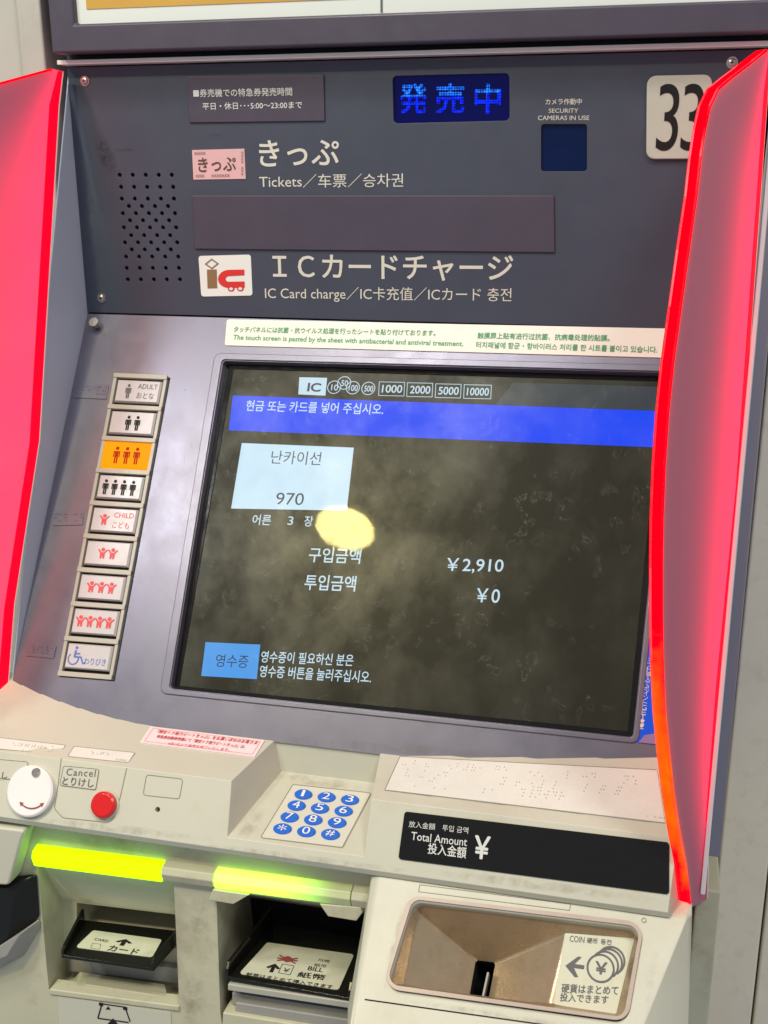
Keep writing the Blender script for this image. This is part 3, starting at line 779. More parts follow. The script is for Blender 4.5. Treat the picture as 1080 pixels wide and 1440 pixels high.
# ================================================================== red lit dividers
def divider(dx, label):
    root = empty('lit_divider', (XR + dx, -.06, -.53), label, 'divider', 'red lit dividers between the machines')
    dd, nrm, FP = DD, DN, DFP; fwd = dd.normalized()
    front = [(1079, 69), (1055, 88), (1030, 107), (1011, 123), (999, 148), (992, 180), (986, 220), (980, 275), (969, 350), (958, 430), (947, 510), (940, 580), (935, 655), (932, 730), (931, 800), (931, 870), (932, 930), (935, 1000), (940, 1054), (947, 1118), (955, 1170), (965, 1222), (971, 1277)]
    rear = [(994, 1264), (998, 1145), (1007, 1028), (1013, 950), (1040, 680), (1067, 300), (1079, 130), (1084, 74)]
    Fp = FP.q(front); Rp = FP.q(rear)
    sh = V((dx, .006 if dx else 0, 0)); Fp = [p + sh for p in Fp]; Rp = [p + sh for p in Rp]
    T = DT; poly = Fp + Rp
    mb = MB(); mb.prism(poly, -nrm * .0010); mb.build('outer_skin', 'acrylic_pink', root)
    mb = MB(); mb.prism([p - nrm * T for p in poly], nrm * .0010); mb.build('inner_skin', 'acrylic_pink', root)
    # glowing front edge, rim between the skins
    mb = MB()
    for i in range(len(Fp) - 1):
        a, b_ = Fp[i], Fp[i + 1]; o_ = -nrm * T
        inw = (Rp[3] - a).normalized() * .0012
        mb.hull([a + nrm * .0002, b_ + nrm * .0002, a + o_ - nrm * .0002, b_ + o_ - nrm * .0002, a + nrm * .0002 + inw, b_ + nrm * .0002 + inw, a + o_ + inw, b_ + o_ + inw], 1 if 17 <= i <= 20 else 0)
    me = mb.mesh(); me.polygons.foreach_set('material_index', [0] * len(me.polygons))
    z15, z17, z20, z21 = Fp[14].z, Fp[17].z, Fp[21].z + .002, Fp[21].z
    wm = []
    for v_ in me.vertices:
        z = v_.co.z; wm.append(0 if z > z15 or z < z21 else (z15 - z) / (z15 - z17) * .5 if z > z17 else 1.)
    at_ = me.attributes.new('warm', 'FLOAT', 'POINT'); at_.data.foreach_set('value', wm)
    link('glowing_edge', me, root, ('led_edge',))
    mb = MB(); tl = list(reversed(Rp)); tl[-1] = tl[-1].lerp(tl[-2], .9)
    for i in range(len(tl) - 1):
        w_ = [.0085 * (.5 if k_ == 0 else .3 if k_ == len(tl) - 1 else 1) for k_ in (i, i + 1)]
        a, b_ = tl[i] + nrm * .0004, tl[i + 1] + nrm * .0004
        mb.hull([a, b_, a + fwd * w_[0], b_ + fwd * w_[1], a - nrm * .0006, b_ - nrm * .0006, a + fwd * w_[0] - nrm * .0006, b_ + fwd * w_[1] - nrm * .0006])
    mb.build('rear_light_bar', 'led_red', root)
    # light guide sheet between the skins: fed from the rear, it gives less and less light towards the front
    NU, NV = 26, 40
    rl = list(reversed(Rp)); ff = Fp
    def along(L, t):
        ds = [0]
        for a, b_ in zip(L, L[1:]): ds.append(ds[-1] + (b_ - a).length)
        d_ = t * ds[-1]
        for k in range(len(L) - 1):
            if d_ <= ds[k + 1] + 1e-9: return L[k].lerp(L[k + 1], (d_ - ds[k]) / max(1e-9, ds[k + 1] - ds[k]))
        return L[-1]
    rl = [Fp[0].lerp(rl[0], .5)] + rl
    vs, fs, gl = [], [], []
    for j_ in range(NV + 1):
        a, b_ = along(rl, j_ / NV), along(ff, j_ / NV)
        for i_ in range(NU + 1):
            u = .02 + .94 * i_ / NU; p_ = a.lerp(b_, u); vs.append(tuple(p_ - nrm * (DT * .62)))
            d_ = (p_ - a).length
            v_ = j_ / NV
            w_ = max(.01, (b_ - a).length); q_ = d_ / w_
            base = math.exp(-(q_ / .36) ** 2) * 6.5 + math.exp(-q_ / .42) * 1.6 + .16
            base *= min(1, max(0, (1 - v_) / .16)) ** .8 * (1 - .25 * v_)
            base += .8 * max(0, 1 - v_ / .12)
            gl.append(base)
    for j_ in range(NV):
        for i_ in range(NU):
            k = j_ * (NU + 1) + i_; fs.append((k, k + 1, k + NU + 2, k + NU + 1))
    me = bpy.data.meshes.new('guide'); me.from_pydata(vs, [], fs)
    at_ = me.attributes.new('output', 'FLOAT', 'POINT'); at_.data.foreach_set('value', gl)
    link('light_guide', me, root, ('light_guide',))
    mb = MB()
    tl = list(reversed(Rp))
    for i in range(len(tl) - 1):
        a, b_ = tl[i] + nrm * .0003, tl[i + 1] + nrm * .0003; w2 = -fwd * .0012; o_ = -nrm * (T + .0006)
        mb.hull([a, b_, a + w2, b_ + w2, a + o_, b_ + o_, a + o_ + w2, b_ + o_ + w2])
    mb.build('rear_rail', 'white_plastic', root)
    if dx == 0: print('fin depth', [tuple(round(c, 3) for c in p) for p in (Fp[0], Fp[6], Fp[13], Fp[-1], Rp[0], Rp[3], Rp[-1])])
    return root
divider(0, 'red glowing acrylic divider right of the screen, in front of the number plate')
divider(XL - XR + .0015, 'red glowing acrylic divider at the left side of the machine')

# ================================================================== console
rear_px = [(25, 978), (110, 999), (200, 1020), (300, 1034), (390, 1045), (540, 1060), (700, 1068), (925, 1075)]
RP = BEZEL.q(rear_px)
def zrear(x):
    P = RP
    if x <= P[0].x: return P[0]
    for a, b_ in zip(P, P[1:]):
        if x <= b_.x: return a.lerp(b_, (x - a.x) / (b_.x - a.x))
    return P[-1]
RB0, RB1 = BEZEL.at(540, 1060), BEZEL.at(925, 1075)
_t = math.tan(math.radians(8)); _k = (RB1.z - RB0.z) / (RB1.x - RB0.x)
def topz_(x, y):
    z = TOP.o.z + (y - TOP.o.y) * _t
    return z + max(0, x - RB0.x) * _k * max(0, min(1.4, (y - CREST.y) / (-.1617 - CREST.y)))
def crest(x): return V((x, CREST.y, CREST.z))
def flare(x): return 0 if x > -.20 else .0110 * min(1.3, ((-.20 - x) / .106)) ** 1.6
xs = [-.345, -.325, -.306, -.29, -.275, -.26, -.245, -.23, -.215, -.20, -.165, -.1142, -.075, -.042, .0, .045, .09, .1275, XR - .0006]
prof = []
for x in xs:
    cr_ = crest(x); r = V((x, -.1617, topz_(x, -.1617) + flare(x))); back = r + (r - cr_).normalized() * .018
    t30 = math.radians(30)
    prof.append([V((x, back.y, back.z)), cr_, V((x, YC, ZC)), V((x, YC + .0015, ZC - .0045)), V((x, YC + .02, ZC - .0045)), V((x, -.10, ZC - .0045)), V((x, -.10, back.z - .03))])
    for q_ in prof[-1]: q_.x = x
mb = MB(); n = len(prof[0]); mb.v = [tuple(p) for pr_ in prof for p in pr_]
for i in range(len(xs) - 1):
    for k in range(n):
        a = i * n + k; b_ = i * n + (k + 1) % n; mb.f.append((a, b_, b_ + n, a + n)); mb.m.append(0)
mb.f.append(tuple(reversed(range(n)))); mb.f.append(tuple((len(xs) - 1) * n + k for k in range(n))); mb.m += [0, 0]
# keypad pocket cutter
fl = [(396, 1085), (529, 1103), (515, 1203), (320, 1177)]
FQ = KEYP.q(fl)
zt = -.405
Bc = TOP.at(330, 1095); Ac = TOP.at(384, 1048)
sL = (Bc.x - FQ[3].x) / (Bc.z - FQ[3].z)
topL_f = V((FQ[3].x + (zt - FQ[3].z) * -.55, FQ[3].y - .05, zt)); topL_b = V((FQ[0].x - .010, FQ[0].y + .012, zt))
print('pocket', [tuple(round(c, 4) for c in q_) for q_ in FQ], 'B', Bc, 'A', Ac)
k_ = (zt - FQ[0].z) / (Ac.z - FQ[0].z)
TLb = V((FQ[0].x + (Ac.x - FQ[0].x) * k_, FQ[0].y + .004, zt))
k_ = (zt - FQ[3].z) / (Bc.z - FQ[3].z)
# left wall plane through FQ[0], FQ[3], Bc
nl_ = (FQ[3] - FQ[0]).cross(Bc - FQ[0]).normalized()
def kz(y): return KEYP.o.z - (y - KEYP.o.y) * KEYP.n.y / KEYP.n.z
def on_left(y, z): return V((FQ[0].x - (nl_.y * (y - FQ[0].y) + nl_.z * (z - FQ[0].z)) / nl_.x, y, z))
yb, yf = FQ[0].y, FQ[3].y - .02
xr0 = FQ[1].x; xr1 = FQ[2].x
c = MB()
c.hull([on_left(yb, kz(yb)), on_left(yf, kz(yf)), V((xr0, yb, kz(yb))), V((xr1 + .001, yf, kz(yf))),
        on_left(yb + .006, zt), on_left(yf, zt), V((xr0 + .004, yb + .006, zt)), V((xr1 + .006, yf, zt))])
hole = MB(); cyl(hole, FRONT.at(221.5, 1138.5) - FRONT.n * .008, FRONT.n, .0016, .012, 14)
con = link('console', cut(mb.mesh(), [c, hole, right_of_divider()]), TM, ('beige',)); bevel(con, .0035, 3, 20)
# keypad
kp = plate('keypad', KEYP, [(411.5, 1102.5), (522.5, 1114.5), (481.5, 1192), (365.5, 1178)], 'pad_beige', TM, .0006, r=.0015, label='keypad plate with twelve blue keys')
mbk = MB(); outline(mbk, rounded(KEYP.q([(411.5, 1102.5), (522.5, 1114.5), (481.5, 1192), (365.5, 1178)], .0008), .0015), .0005, KEYP.n); mbk.build('plate_outline', 'engrave', kp)
K00 = KEYP.at(300 + 527 / 4.154, 1030 + 369 / 4.154); K02 = KEYP.at(300 + 799 / 4.154, 1030 + 401 / 4.154); K30 = KEYP.at(300 + 405 / 4.154, 1030 + 570 / 4.154); K32 = KEYP.at(300 + 685 / 4.154, 1030 + 603 / 4.154)
lab = '123456789*0#'
for i in range(12):
    r_, c_ = divmod(i, 3); p = bil([K00, K02, K32, K30], c_ / 2, r_ / 3)
    mb = MB(); R_ = .0059
    cyl(mb, p, KEYP.n, R_, .0013, 26); 
    mb.f.pop(); mb.m.pop()
    mb.f.pop(); mb.m.pop()
    cyl(mb, p + KEYP.n * .0013, KEYP.n, R_, .0007, 26, r2=R_ * .86)
    mb.f.pop(); mb.m.pop()
    mb.v = [tuple(p + (V(q) - p) - KEYP.ey * ((V(q) - p).dot(KEYP.ey) * .27)) for q in mb.v]
    vs, fs = glyphs(lab[i], .0)
    hx, hy = (.0048, .0075) if lab[i] not in '*#' else (.0056, .0064)
    if lab[i] == '1': hx = .0019
    put(mb, vs, fs, p + KEYP.n * .00225 + KEYP.ex * (-hx / 2) - KEYP.ey * (hy * .38), KEYP.ex * hx, KEYP.ey * hy * .76, 1)
    mb.build('key', ('key_blue', 'white_plastic'), kp)
# stickers and labels on the top
TOPs = TOP
def toppl(px):  # plane through three points hit on the real console top
    return None
dgc = bpy.context.evaluated_depsgraph_get(); dgc.update()
def hit(u, v, d=.0):
    """point of the console surface seen at a picture position"""
    r = (M @ V(((u - 540) / F, 1, -(v - 720) / F))).normalized()
    mw = con.matrix_world; inv = mw.inverted()
    ok, loc, nr, idx = con.ray_cast(inv @ CAM, (inv.to_3x3() @ r))
    return (mw @ loc, nr) if ok else (TOP.at(u, v), TOP.n)
bpy.context.view_layer.update()
def ztop(x, y):
    c_ = crest(x); return topz_(x, y) + flare(x) * max(0, (y - c_.y) / (-.1617 - c_.y))
class Surf:
    """the console top as it is, slightly twisted; same calls as a Plane"""
    n = TOP.n; ex = TOP.ex; ey = TOP.ey
    def at(s, u, v, d=0):
        r = M @ V(((u - 540) / F, 1, -(v - 720) / F)); t = .5
        for _ in range(30):
            p = CAM + r * t; e = p.z - ztop(p.x, p.y) - d - .0002
            t += e / (-r.z + .14)
        return CAM + r * t
    def q(s, pts, d=0): return [s.at(u, v, d) for u, v in pts]
SURF = Surf()
def surf_plane(px):
    """plane of the console top under a sheet, from three of its points"""
    P = [TOP.at(*p) for p in px]; P = [V((p.x, p.y, ztop(p.x, p.y))) for p in P]
    c_ = sum(P, V((0, 0, 0))) / len(P)
    n2 = (P[1] - P[0]).cross(P[-1] - P[0]).normalized()
    if n2.z < 0: n2 = -n2
    return Plane(c_ + n2 * .0003, n2)
q_ = [(211.5, 1021.5), (372, 1041), (358, 1064), (196.5, 1044)]
sp = surf_plane(q_)
sk = plate('sale_notice_sticker', sp, q_, 'sticker_pink', TM, .0006, label='pink edged white sticker with small red Japanese lettering')
mb = MB(); outline(mb, sp.q([(215.5, 1023.8), (366.5, 1042.3), (355, 1060.8), (203, 1042.2)], .0009), .0003, sp.n)
for l in (('「関空トク割ラピートきっぷ」をお買い求めのお客さま', 220, 1030.5, 361, 1047, 5.5), ('特急券自動券売機にて「関空トク割ラピートきっぷ」は、', 219, 1037.5, 344, 1052.5, 5.5), ('4月1日より発売を終了いたします。', 235, 1047, 322, 1056.5, 4.5)):
    text(mb, sp, *l, d=.0009, bold=.012 if l[1] < 230 else 0)
mb.build('lettering', 'ink_red', sk)
for q_, lb in (([(-12, 1035.5), (92.5, 1047.5), (84, 1061), (-16, 1052)], 'clear braille strip above the coin return lever'), ([(104, 1049), (190, 1058), (180.5, 1072.5), (94.5, 1063.5)], 'clear braille strip above the cancel button')):
    sp = surf_plane(q_)
    o = plate('braille_strip', sp, q_, 'clear_sheet', TM, .0006, r=.0008, label=lb)
    mb = MB(); outline(mb, rounded(sp.q(q_, .0008), .0008), .0003, sp.n)
    q2 = q_
    text(mb, sp, 'とりけし' if q_[0][0] > 0 else 'よびだし', q_[2][0] - 18, q_[2][1] - 3.5, q_[2][0] - 2, q_[2][1] - 1.8, 3, d=.0009)
    mb.build('outline', 'engrave', o)
    mb = MB(); braille(mb, sp, [(q_[3][0] + 34, q_[3][1] - 8), (q_[2][0] - 2, q_[2][1] - 11.5), (q_[2][0] - 7, q_[2][1] - 5), (q_[3][0] + 30, q_[3][1] - 2.5)], 1, 7, .0006, r=.0004)
    mb.build('braille_dots', 'grey_plastic', o)
q_ = [(562.5, 1063.5), (924, 1082.5), (935, 1157), (541, 1110.5)]
sp = SURF
mb = MB(); NS = 12
def qpx(u, v): return tuple((q_[0][k] * (1 - u) + q_[1][k] * u) * (1 - v) + (q_[3][k] * (1 - u) + q_[2][k] * u) * v for k in (0, 1))
for k in range(NS):
    for l_ in range(3):
        Q = [sp.at(*qpx(a, b_), .0007) for a, b_ in ((k / NS, l_ / 3), ((k + 1) / NS, l_ / 3), ((k + 1) / NS, (l_ + 1) / 3), (k / NS, (l_ + 1) / 3))]
        mb.face(list(reversed(Q)))
for a, b_ in (((0, 1), (1, 1)), ((0, 0), (0, 1))):
    for k in range(NS):
        p0 = (a[0] + (b_[0] - a[0]) * k / NS, a[1] + (b_[1] - a[1]) * k / NS); p1 = (a[0] + (b_[0] - a[0]) * (k + 1) / NS, a[1] + (b_[1] - a[1]) * (k + 1) / NS)
        A_, B_ = sp.at(*qpx(*p0), .0007), sp.at(*qpx(*p1), .0007); mb.face([A_, B_, B_ - TOP.n * .0007, A_ - TOP.n * .0007])
o = mb.build('braille_sheet', 'clear_sheet', TM, 'large clear braille sheet above the black amount display')
mb = MB()
for a, b_ in (((0, 0), (1, 0)), ((0, 1), (1, 1)), ((0, 0), (0, 1))):
    for k in range(NS):
        p0 = (a[0] + (b_[0] - a[0]) * k / NS, a[1] + (b_[1] - a[1]) * k / NS); p1 = (a[0] + (b_[0] - a[0]) * (k + 1) / NS, a[1] + (b_[1] - a[1]) * (k + 1) / NS)
        A_, B_ = sp.at(*qpx(*p0), .0009), sp.at(*qpx(*p1), .0009); s_ = TOP.n.cross((B_ - A_).normalized()) * .0002
        mb.face([A_ - s_, A_ + s_, B_ + s_, B_ - s_])
text(mb, sp, 'ソーダ ガニ', 908, 1148, 936, 1151.5, 4, d=.001); mb.build('outline', 'engrave', o)
mb = MB(); braille(mb, sp, [(568, 1066), (900, 1089), (897, 1110), (562, 1080)], 1, 30, .0008, r=.0005, skip=.35)
braille(mb, sp, [(562, 1078), (880, 1104), (870, 1124), (556, 1096)], 1, 30, .0008, r=.0005, skip=.45)
braille(mb, sp, [(560, 1091), (800, 1112), (792, 1131), (553, 1109)], 1, 22, .0008, r=.0005, skip=.4)
bd = mb.build('braille_dots', 'dot_grey', o); bd['kind'] = 'stuff'
# front face things
ca = plate('cancel_label', FRONT, [(89, 1076.5), (139.5, 1081.5), (134.5, 1111), (83.5, 1104.5)], 'beige', TM, .0005, r=.0015, label='label reading Cancel in English and Japanese')
mb = MB(); outline(mb, rounded(FRONT.q([(89, 1076.5), (139.5, 1081.5), (134.5, 1111), (83.5, 1104.5)], .0007), .0015), .0003, FRONT.n)
text(mb, FRONT, 'Cancel', 92.5, 1090.3, 133.5, 1092.5, 10, d=.0008, sp=1.15); text(mb, FRONT, 'とりけし', 87, 1103.5, 131, 1107.5, 11.5, d=.0008, bold=.01)
mb.build('lettering', 'ink_grey', ca)
mb = MB(); pl_ = rounded(FRONT.q([(86, 1066), (81.5, 1103), (76, 1137), (88, 1150), (158, 1157), (169, 1120), (178, 1080)], .0004), [0, 0, .004, .006, .006, .002, 0])
for a, b_ in zip(pl_, pl_[1:]):
    if (b_ - a).length > 1e-5: s_ = FRONT.n.cross((b_ - a).normalized()) * .0002; mb.face([a - s_, a + s_, b_ + s_, b_ - s_])
mb.build('button_surround_line', 'engrave', con)
lb = plate('call_label', FRONT, [(-20, 1066), (39.5, 1071), (37, 1094), (-20, 1098)], 'beige', TM, .0005, r=.0015, label='partly seen label left of the white disc')
mb = MB(); outline(mb, rounded(FRONT.q([(-20, 1066), (39.5, 1071), (36, 1098), (-20, 1093)], .0007), .0015), .0003, FRONT.n)
text(mb, FRONT, 'し', 2, 1094.5, 9.5, 1095, 9, d=.0008, bold=.01); mb.build('lettering', 'ink_grey', lb)
# red button
p = FRONT.at(148.5, 1131.5); n_ = FRONT.n
mb = MB(); cyl(mb, p - n_ * .0005, n_, .0098, .0014, 36, r2=.0094); rb = mb.build('button_collar', 'beige', TM)
mb = MB(); cyl(mb, p + n_ * .0008, n_, .0082, .0035, 40); cyl(mb, p + n_ * .0043, n_, .0082, .0009, 40, r2=.0068)
mb.build('cancel_button', 'red_button', TM, 'round red cancel button', bev=.0003)
# white disc (coin return lever)
p = FRONT.at(46, 1112.5)
mb = MB(); cyl(mb, p - n_ * .0005, n_, .0162, .0042, 56); cyl(mb, p + n_ * .0037, n_, .0162, .0010, 56, r2=.0151)
dk = mb.build('lever_disc', 'white_plastic', TM, 'round white coin return disc with a red curved arrow')
mb = MB(); q_ = FRONT.at(51, 1086.5, .0047)
cyl(mb, q_, n_, .0031, .0012, 24, r2=.0027); mb.build('disc_screw', 'steel', dk)
DP = FRONT.off(.0050); O_ = DP.at(46, 1112.5)
mb = MB(); shapes(mb, arc2(0, 0, .0108, 238, 312, .0009), O_, DP.ex, DP.ey)
for a_, sg in ((238, -1), (312, 1)):
    t_ = math.radians(a_); tg = V((-math.sin(t_) * sg, math.cos(t_) * sg)); cn = V((math.cos(t_), math.sin(t_)))
    c_ = cn * .0108
    mb.face([O_ + DP.ex * q.x + DP.ey * q.y for q in (c_ + tg * .0028, c_ + cn * .0015, c_ - cn * .0015)])
mb.build('arrow', 'ink_maroon', dk)
mb = MB(); outline(mb, rounded(FRONT.q([(205.5, 1089), (257.5, 1095), (252.5, 1124), (200.5, 1118.5)], .0003), .002), .0004, FRONT.n); mb.build('blank_label_line', 'engrave', con)
# amount display
aq = [(569, 1141), (941, 1184.7), (941, 1258), (560, 1208)]
ad_ = plate('amount_display', FRONT, aq, 'black_gloss', TM, .0008, r=.0018, label='black inserted amount display with white lettering')
letters('lettering', FRONT, [('放入金額　투입 금액', 574.5, 1163, 658, 1172.5, 9), ('Total Amount', 577.7, 1181, 656.4, 1190, 11.5, dict(bold=.004)), ('投入金額', 601, 1200.5, 655, 1207.5, 16, dict(bold=.013)), ('￥', 665, 1207, 687.5, 1209.5, 33, dict(bold=.02))], 'ink_white', ad_, d=.0011)

# ================================================================== lower bays
zl0 = ZC - .0048; zl1 = -.74
nL = LOW.n
def lowpt(x, z, d=0):   # point of the LOW plane at x, z
    y = LOW.o.y - (z - LOW.o.z) * nL.z / nL.y
    return V((x, y, z)) + nL * d
xr_low = COINF.at(529, 1243).x + .004
mb = MB(); mb.prism([lowpt(-.36, zl0), lowpt(xr_low, zl0), lowpt(xr_low, zl1), lowpt(-.36, zl1)], (0, .17, 0))
def bay(front, back, depth):
    B2 = LOW.off(-depth); c = MB(); Fr = LOW.q(front, 0)
    Bk = B2.q(back, 0); Fr2 = [f + (f - b_).normalized() * .01 for f, b_ in zip(Fr, Bk)]
    c.hull(Fr2 + Bk); return c
bayA = bay([(52, 1208), (244, 1232), (251, 1417), (69, 1392)], [(86, 1263), (262, 1287), (262, 1392), (97, 1370)], .030)
slotA = MB(); slotA.prism(LOW.off(-.025).q([(103, 1276), (268, 1296), (268, 1343), (103, 1325)]), (0, .08, 0))
bayB = bay([(304, 1247), (513, 1277), (511, 1470), (312, 1440)], [(352, 1262), (540, 1290), (540, 1440), (372, 1420)], .085)
scoop = bay([(-40, 1250), (56, 1252), (57, 1300), (-40, 1372)], [(-20, 1262), (50, 1264), (50, 1300), (-20, 1350)], .03)
lb_ = link('lower_housing', cut(mb.mesh(), [bayA, slotA, bayB]), TM, ('beige_low',)); bevel(lb_, .0012, 2, 35)
mb = MB(); bp = LOW.off(-.0848)
mb.prism(bp.q([(335, 1255), (545, 1285), (545, 1455), (350, 1430)]), -nL * -.0006); mb.build('bill_bay_back', 'hole', TM)
# right and floor linings of the bill bay, dark
mb = MB(); mb.prism(LOW.off(-.1).q([(90, 1266), (285, 1286), (285, 1350), (90, 1340)]), (0, -.0006, 0)); mb.build('card_slot_back', 'hole', TM)
# moulding with the light bars
def bar(name, pxl, pxr, hgt, m_, label=None, endcut=0):
    a = LOW.at(*pxl); b_ = LOW.at(*pxr)
    def ring(p): return [p + V((0, .002, .0)), p + V((0, -.0065, -.0015)), p + V((0, -.0085, -.0055)), p + V((0, -.0065, -hgt + .0005)), p + V((0, .002, -hgt))]
    A = ring(a + V((endcut, 0, 0))); B = ring(b_)
    mb = MB(); n = 5; mb.v = [tuple(p) for p in A + B]
    for k in range(n): mb.f.append((k, (k + 1) % n, n + (k + 1) % n, n + k)); mb.m.append(0)
    mb.f += [tuple(reversed(range(n))), tuple(range(n, 2 * n))]; mb.m += [0, 0]
    return mb.build(name, m_, TM, label, bev=.0006)
bar('light_bar', (52, 1186), (232, 1208), .0135, 'led_green', 'glowing yellow green bar above the card slot')
bar('light_bar', (306, 1218), (497, 1243), .0125, 'led_green_end', 'yellow green bar above the banknote slot, fading to the right')
bar('moulding', (233, 1208.5), (305, 1218), .0120, 'beige_low')
bar('moulding', (498, 1243), (530, 1247), .0125, 'beige_low')
# guard tabs over the banknote slot
TABP = LOW.off(.006)
mb = MB(); mb.prism(TABP.q([(299, 1251), (351, 1258.5), (328, 1272), (293, 1266)]), nL * -.012); mb.build('guard_tab', 'beige_low', TM, bev=.0007)
mb = MB(); mb.prism(TABP.q([(449, 1271.5), (507, 1276), (509.5, 1284), (501, 1295.5), (461, 1289)]), nL * -.012); mb.build('guard_tab', 'beige_low', TM, bev=.0007)
mb = MB(); mb.prism(LOW.off(.003).q([(302, 1246), (508, 1273), (507, 1278), (302, 1252)]), nL * -.03); mb.build('guard_rail', 'beige_low', TM, bev=.0006)
# trays
def tray(zpx, planez, quad, wall, back, name, label, lab_q, mats='black_gloss', hw=.006):
    """floor quad in pixels (front-left, front-right, back-right, back-left) on a level plane"""
    Q = planez.q(quad); mb = MB()
    mb.prism(Q, (0, 0, -.0025))
    for (a, b_) in ((0, 3), (1, 2)):
        A, B = Q[a], Q[b_]; s = .0022 if a == 0 else -.0022
        mb.prism([A + V((0, 0, .0)), B + V((0, 0, .0)), B + V((0, 0, hw * 1.5)), A + V((0, .004, hw)), A + V((0, 0, hw * .6))], (s, 0, 0))
    t = mb.build(name, mats, TM, label, bev=.0005)
    l = MB(); l.prism(rounded(planez.q(lab_q, .0006), .002), (0, 0, -.0004)); lo = l.build('tray_label', 'label_tray', t)
    return t, planez.off(.0006)
zA = LOW.at(150, 1352, .004).z
PA = Plane((0, 0, zA), (0, 0, 1))
ct, pA = tray(0, PA, [(86, 1343), (216, 1362), (262, 1310), (116, 1293)], 0, 0, 'card_tray', 'black card tray', [(106, 1332), (131, 1308), (228, 1321), (214, 1346)])
mb = MB()
def arrow_up(mb, pl, cx, cy, w, h, d=.0003):
    O_ = pl.at(cx, cy, d); k = (pl.at(cx + w, cy + w * .12, d) - O_); u = V((0, 1, 0)); p1 = proj(O_ + u * .01); L = abs(p1[1] - cy); u = u * (.01 * h / L)
    shapes(mb, [[(-.13, -.5), (.13, -.5), (.13, .2), (-.13, .2)], [(-.5, .0), (-.30, -.10), (0, .25), (0, .5)], [(.5, .0), (.30, -.10), (0, .25), (0, .5)]], O_, k, u)
arrow_up(mb, pA, 174, 1325, 24, 9)
text(mb, pA, 'カード', 150, 1336.5, 192, 1343, 9.5, bold=.015); text(mb, pA, 'CARD', 132, 1322, 151, 1325, 4)
outline(mb, pA.q([(130, 1326), (142, 1327.5), (140, 1335), (127, 1333)], .0003), .0003, pA.n)
mb.build('lettering', 'ink_black', ct)
mb = MB()
for q_ in ([(85, 1341), (92, 1342), (92, 1345), (85, 1344)],): pass
zB = LOW.at(400, 1392, .004).z
PB = Plane((0, 0, zB), (0, 0, 1))
bt, pB = tray(0, PB, [(317, 1373), (494, 1404), (545, 1325), (380, 1298)], 0, 0, 'banknote_tray', 'black banknote tray', [(336, 1369), (376, 1325), (498, 1342), (476, 1392)], hw=.009)
mb = MB(); arrow_up(mb, pB, 384, 1361, 20, 12)
outline(mb, pB.q([(397, 1355), (414, 1358), (408, 1371), (391, 1368)], .0003), .0005, pB.n)
text(mb, pB, '￥', 397, 1366, 406, 1367.5, 6)
text(mb, pB, 'BILL', 432, 1364, 453, 1367, 6, bold=.01); text(mb, pB, '紙幣', 417, 1373.5, 456, 1379, 8.5, bold=.012)
text(mb, pB, '紙幣はまとめて挿入できます', 345, 1372, 467, 1390.5, 5.5, bold=.008)
text(mb, pB, '纸币', 441, 1358.5, 458, 1361, 4.5); text(mb, pB, '지폐', 446, 1351.5, 462, 1354, 4.5)
mb.build('lettering', 'ink_black', bt)
mb = MB(); O_ = pB.at(404, 1349, .0004)
for a_ in (25, 155, 1): shapes(mb, [bar2(-.007 * math.cos(math.radians(a_)), -.006 * math.sin(math.radians(a_)), .007 * math.cos(math.radians(a_)), .006 * math.sin(math.radians(a_)), .0011)], O_ + V((0, 0, a_ * 1e-6)), V((1, 0, 0)), V((0, 1, 0)))
shapes(mb, [disc2(0, 0, .0028)], O_ + V((0, 0, .0003)), V((1, 0, 0)), V((0, 1, 0)))
mb.build('crossed_mark', 'ink_maroon', bt)
# grey output shutter under the banknote tray
for q_, m_, d_, nm in (([(320, 1384), (509, 1412), (509, 1421), (320, 1393)], 'frame_beige', .002, 'shutter_lip'), ([(326, 1396), (506, 1424), (506, 1441), (326, 1413)], 'grey_plastic', -.006, 'shutter'), ([(331, 1410), (506, 1437), (506, 1475), (329, 1448)], 'grey_plastic', -.001, 'shutter')):
    mb = MB(); mb.prism(LOW.q(q_, d_), nL * -.008); mb.build(nm, m_, TM, bev=.0008)
mb = MB(); mb.prism(LOW.q([(313, 1424), (520, 1458), (520, 1490), (311, 1460)], .002), nL * -.03); mb.build('shutter_sill', 'beige_low', TM, bev=.001)
# lip, shelf and lower label of the card bay
mb = MB(); mb.prism(LOW.q([(69, 1391), (252, 1415), (252, 1423), (69, 1399)], .0015), nL * -.012); mb.build('bay_sill', 'beige_low', TM, bev=.001)
mb = MB(); Sh = LOW.off(-.024); a = Sh.q([(98, 1343), (256, 1363), (256, 1384), (98, 1366)]); mb.prism(a, nL * -.01); mb.build('bay_back_panel', 'grey_plastic', TM, bev=.0006)
mb = MB(); mb.hull(LOW.off(-.021).q([(112, 1366), (232, 1384), (228, 1404), (100, 1380)]) + LOW.off(-.006).q([(120, 1384), (236, 1402), (232, 1408), (118, 1391)])); mb.build('bay_step', 'beige_low', TM, bev=.0006)
sl = plate('slot_label', LOW, [(81, 1402), (240, 1424), (243, 1480), (84, 1460)], 'beige', TM, .0006, r=.001, label='beige plate with a ticket outlet pictogram')
mb = MB(); LP = LOW.off(.0008)
for a, b_ in (((142, 1411.5), (177, 1416.5)), ((143, 1413), (137.5, 1432)), ((176, 1417), (183, 1437)), ((137.5, 1432), (181, 1438))):
    A, B = LP.at(*a), LP.at(*b_); t_ = (B - A).normalized(); s_ = nL.cross(t_) * .0005; mb.face([A - s_, A + s_, B + s_, B - s_])
for c_ in ((142, 1412), (176, 1418)):
    mb.face(LP.q([(c_[0] - 3, c_[1] - 2.5), (c_[0] + 3, c_[1] - 1.5), (c_[0] + 3, c_[1] + 3), (c_[0] - 3, c_[1] + 2)], .0001))
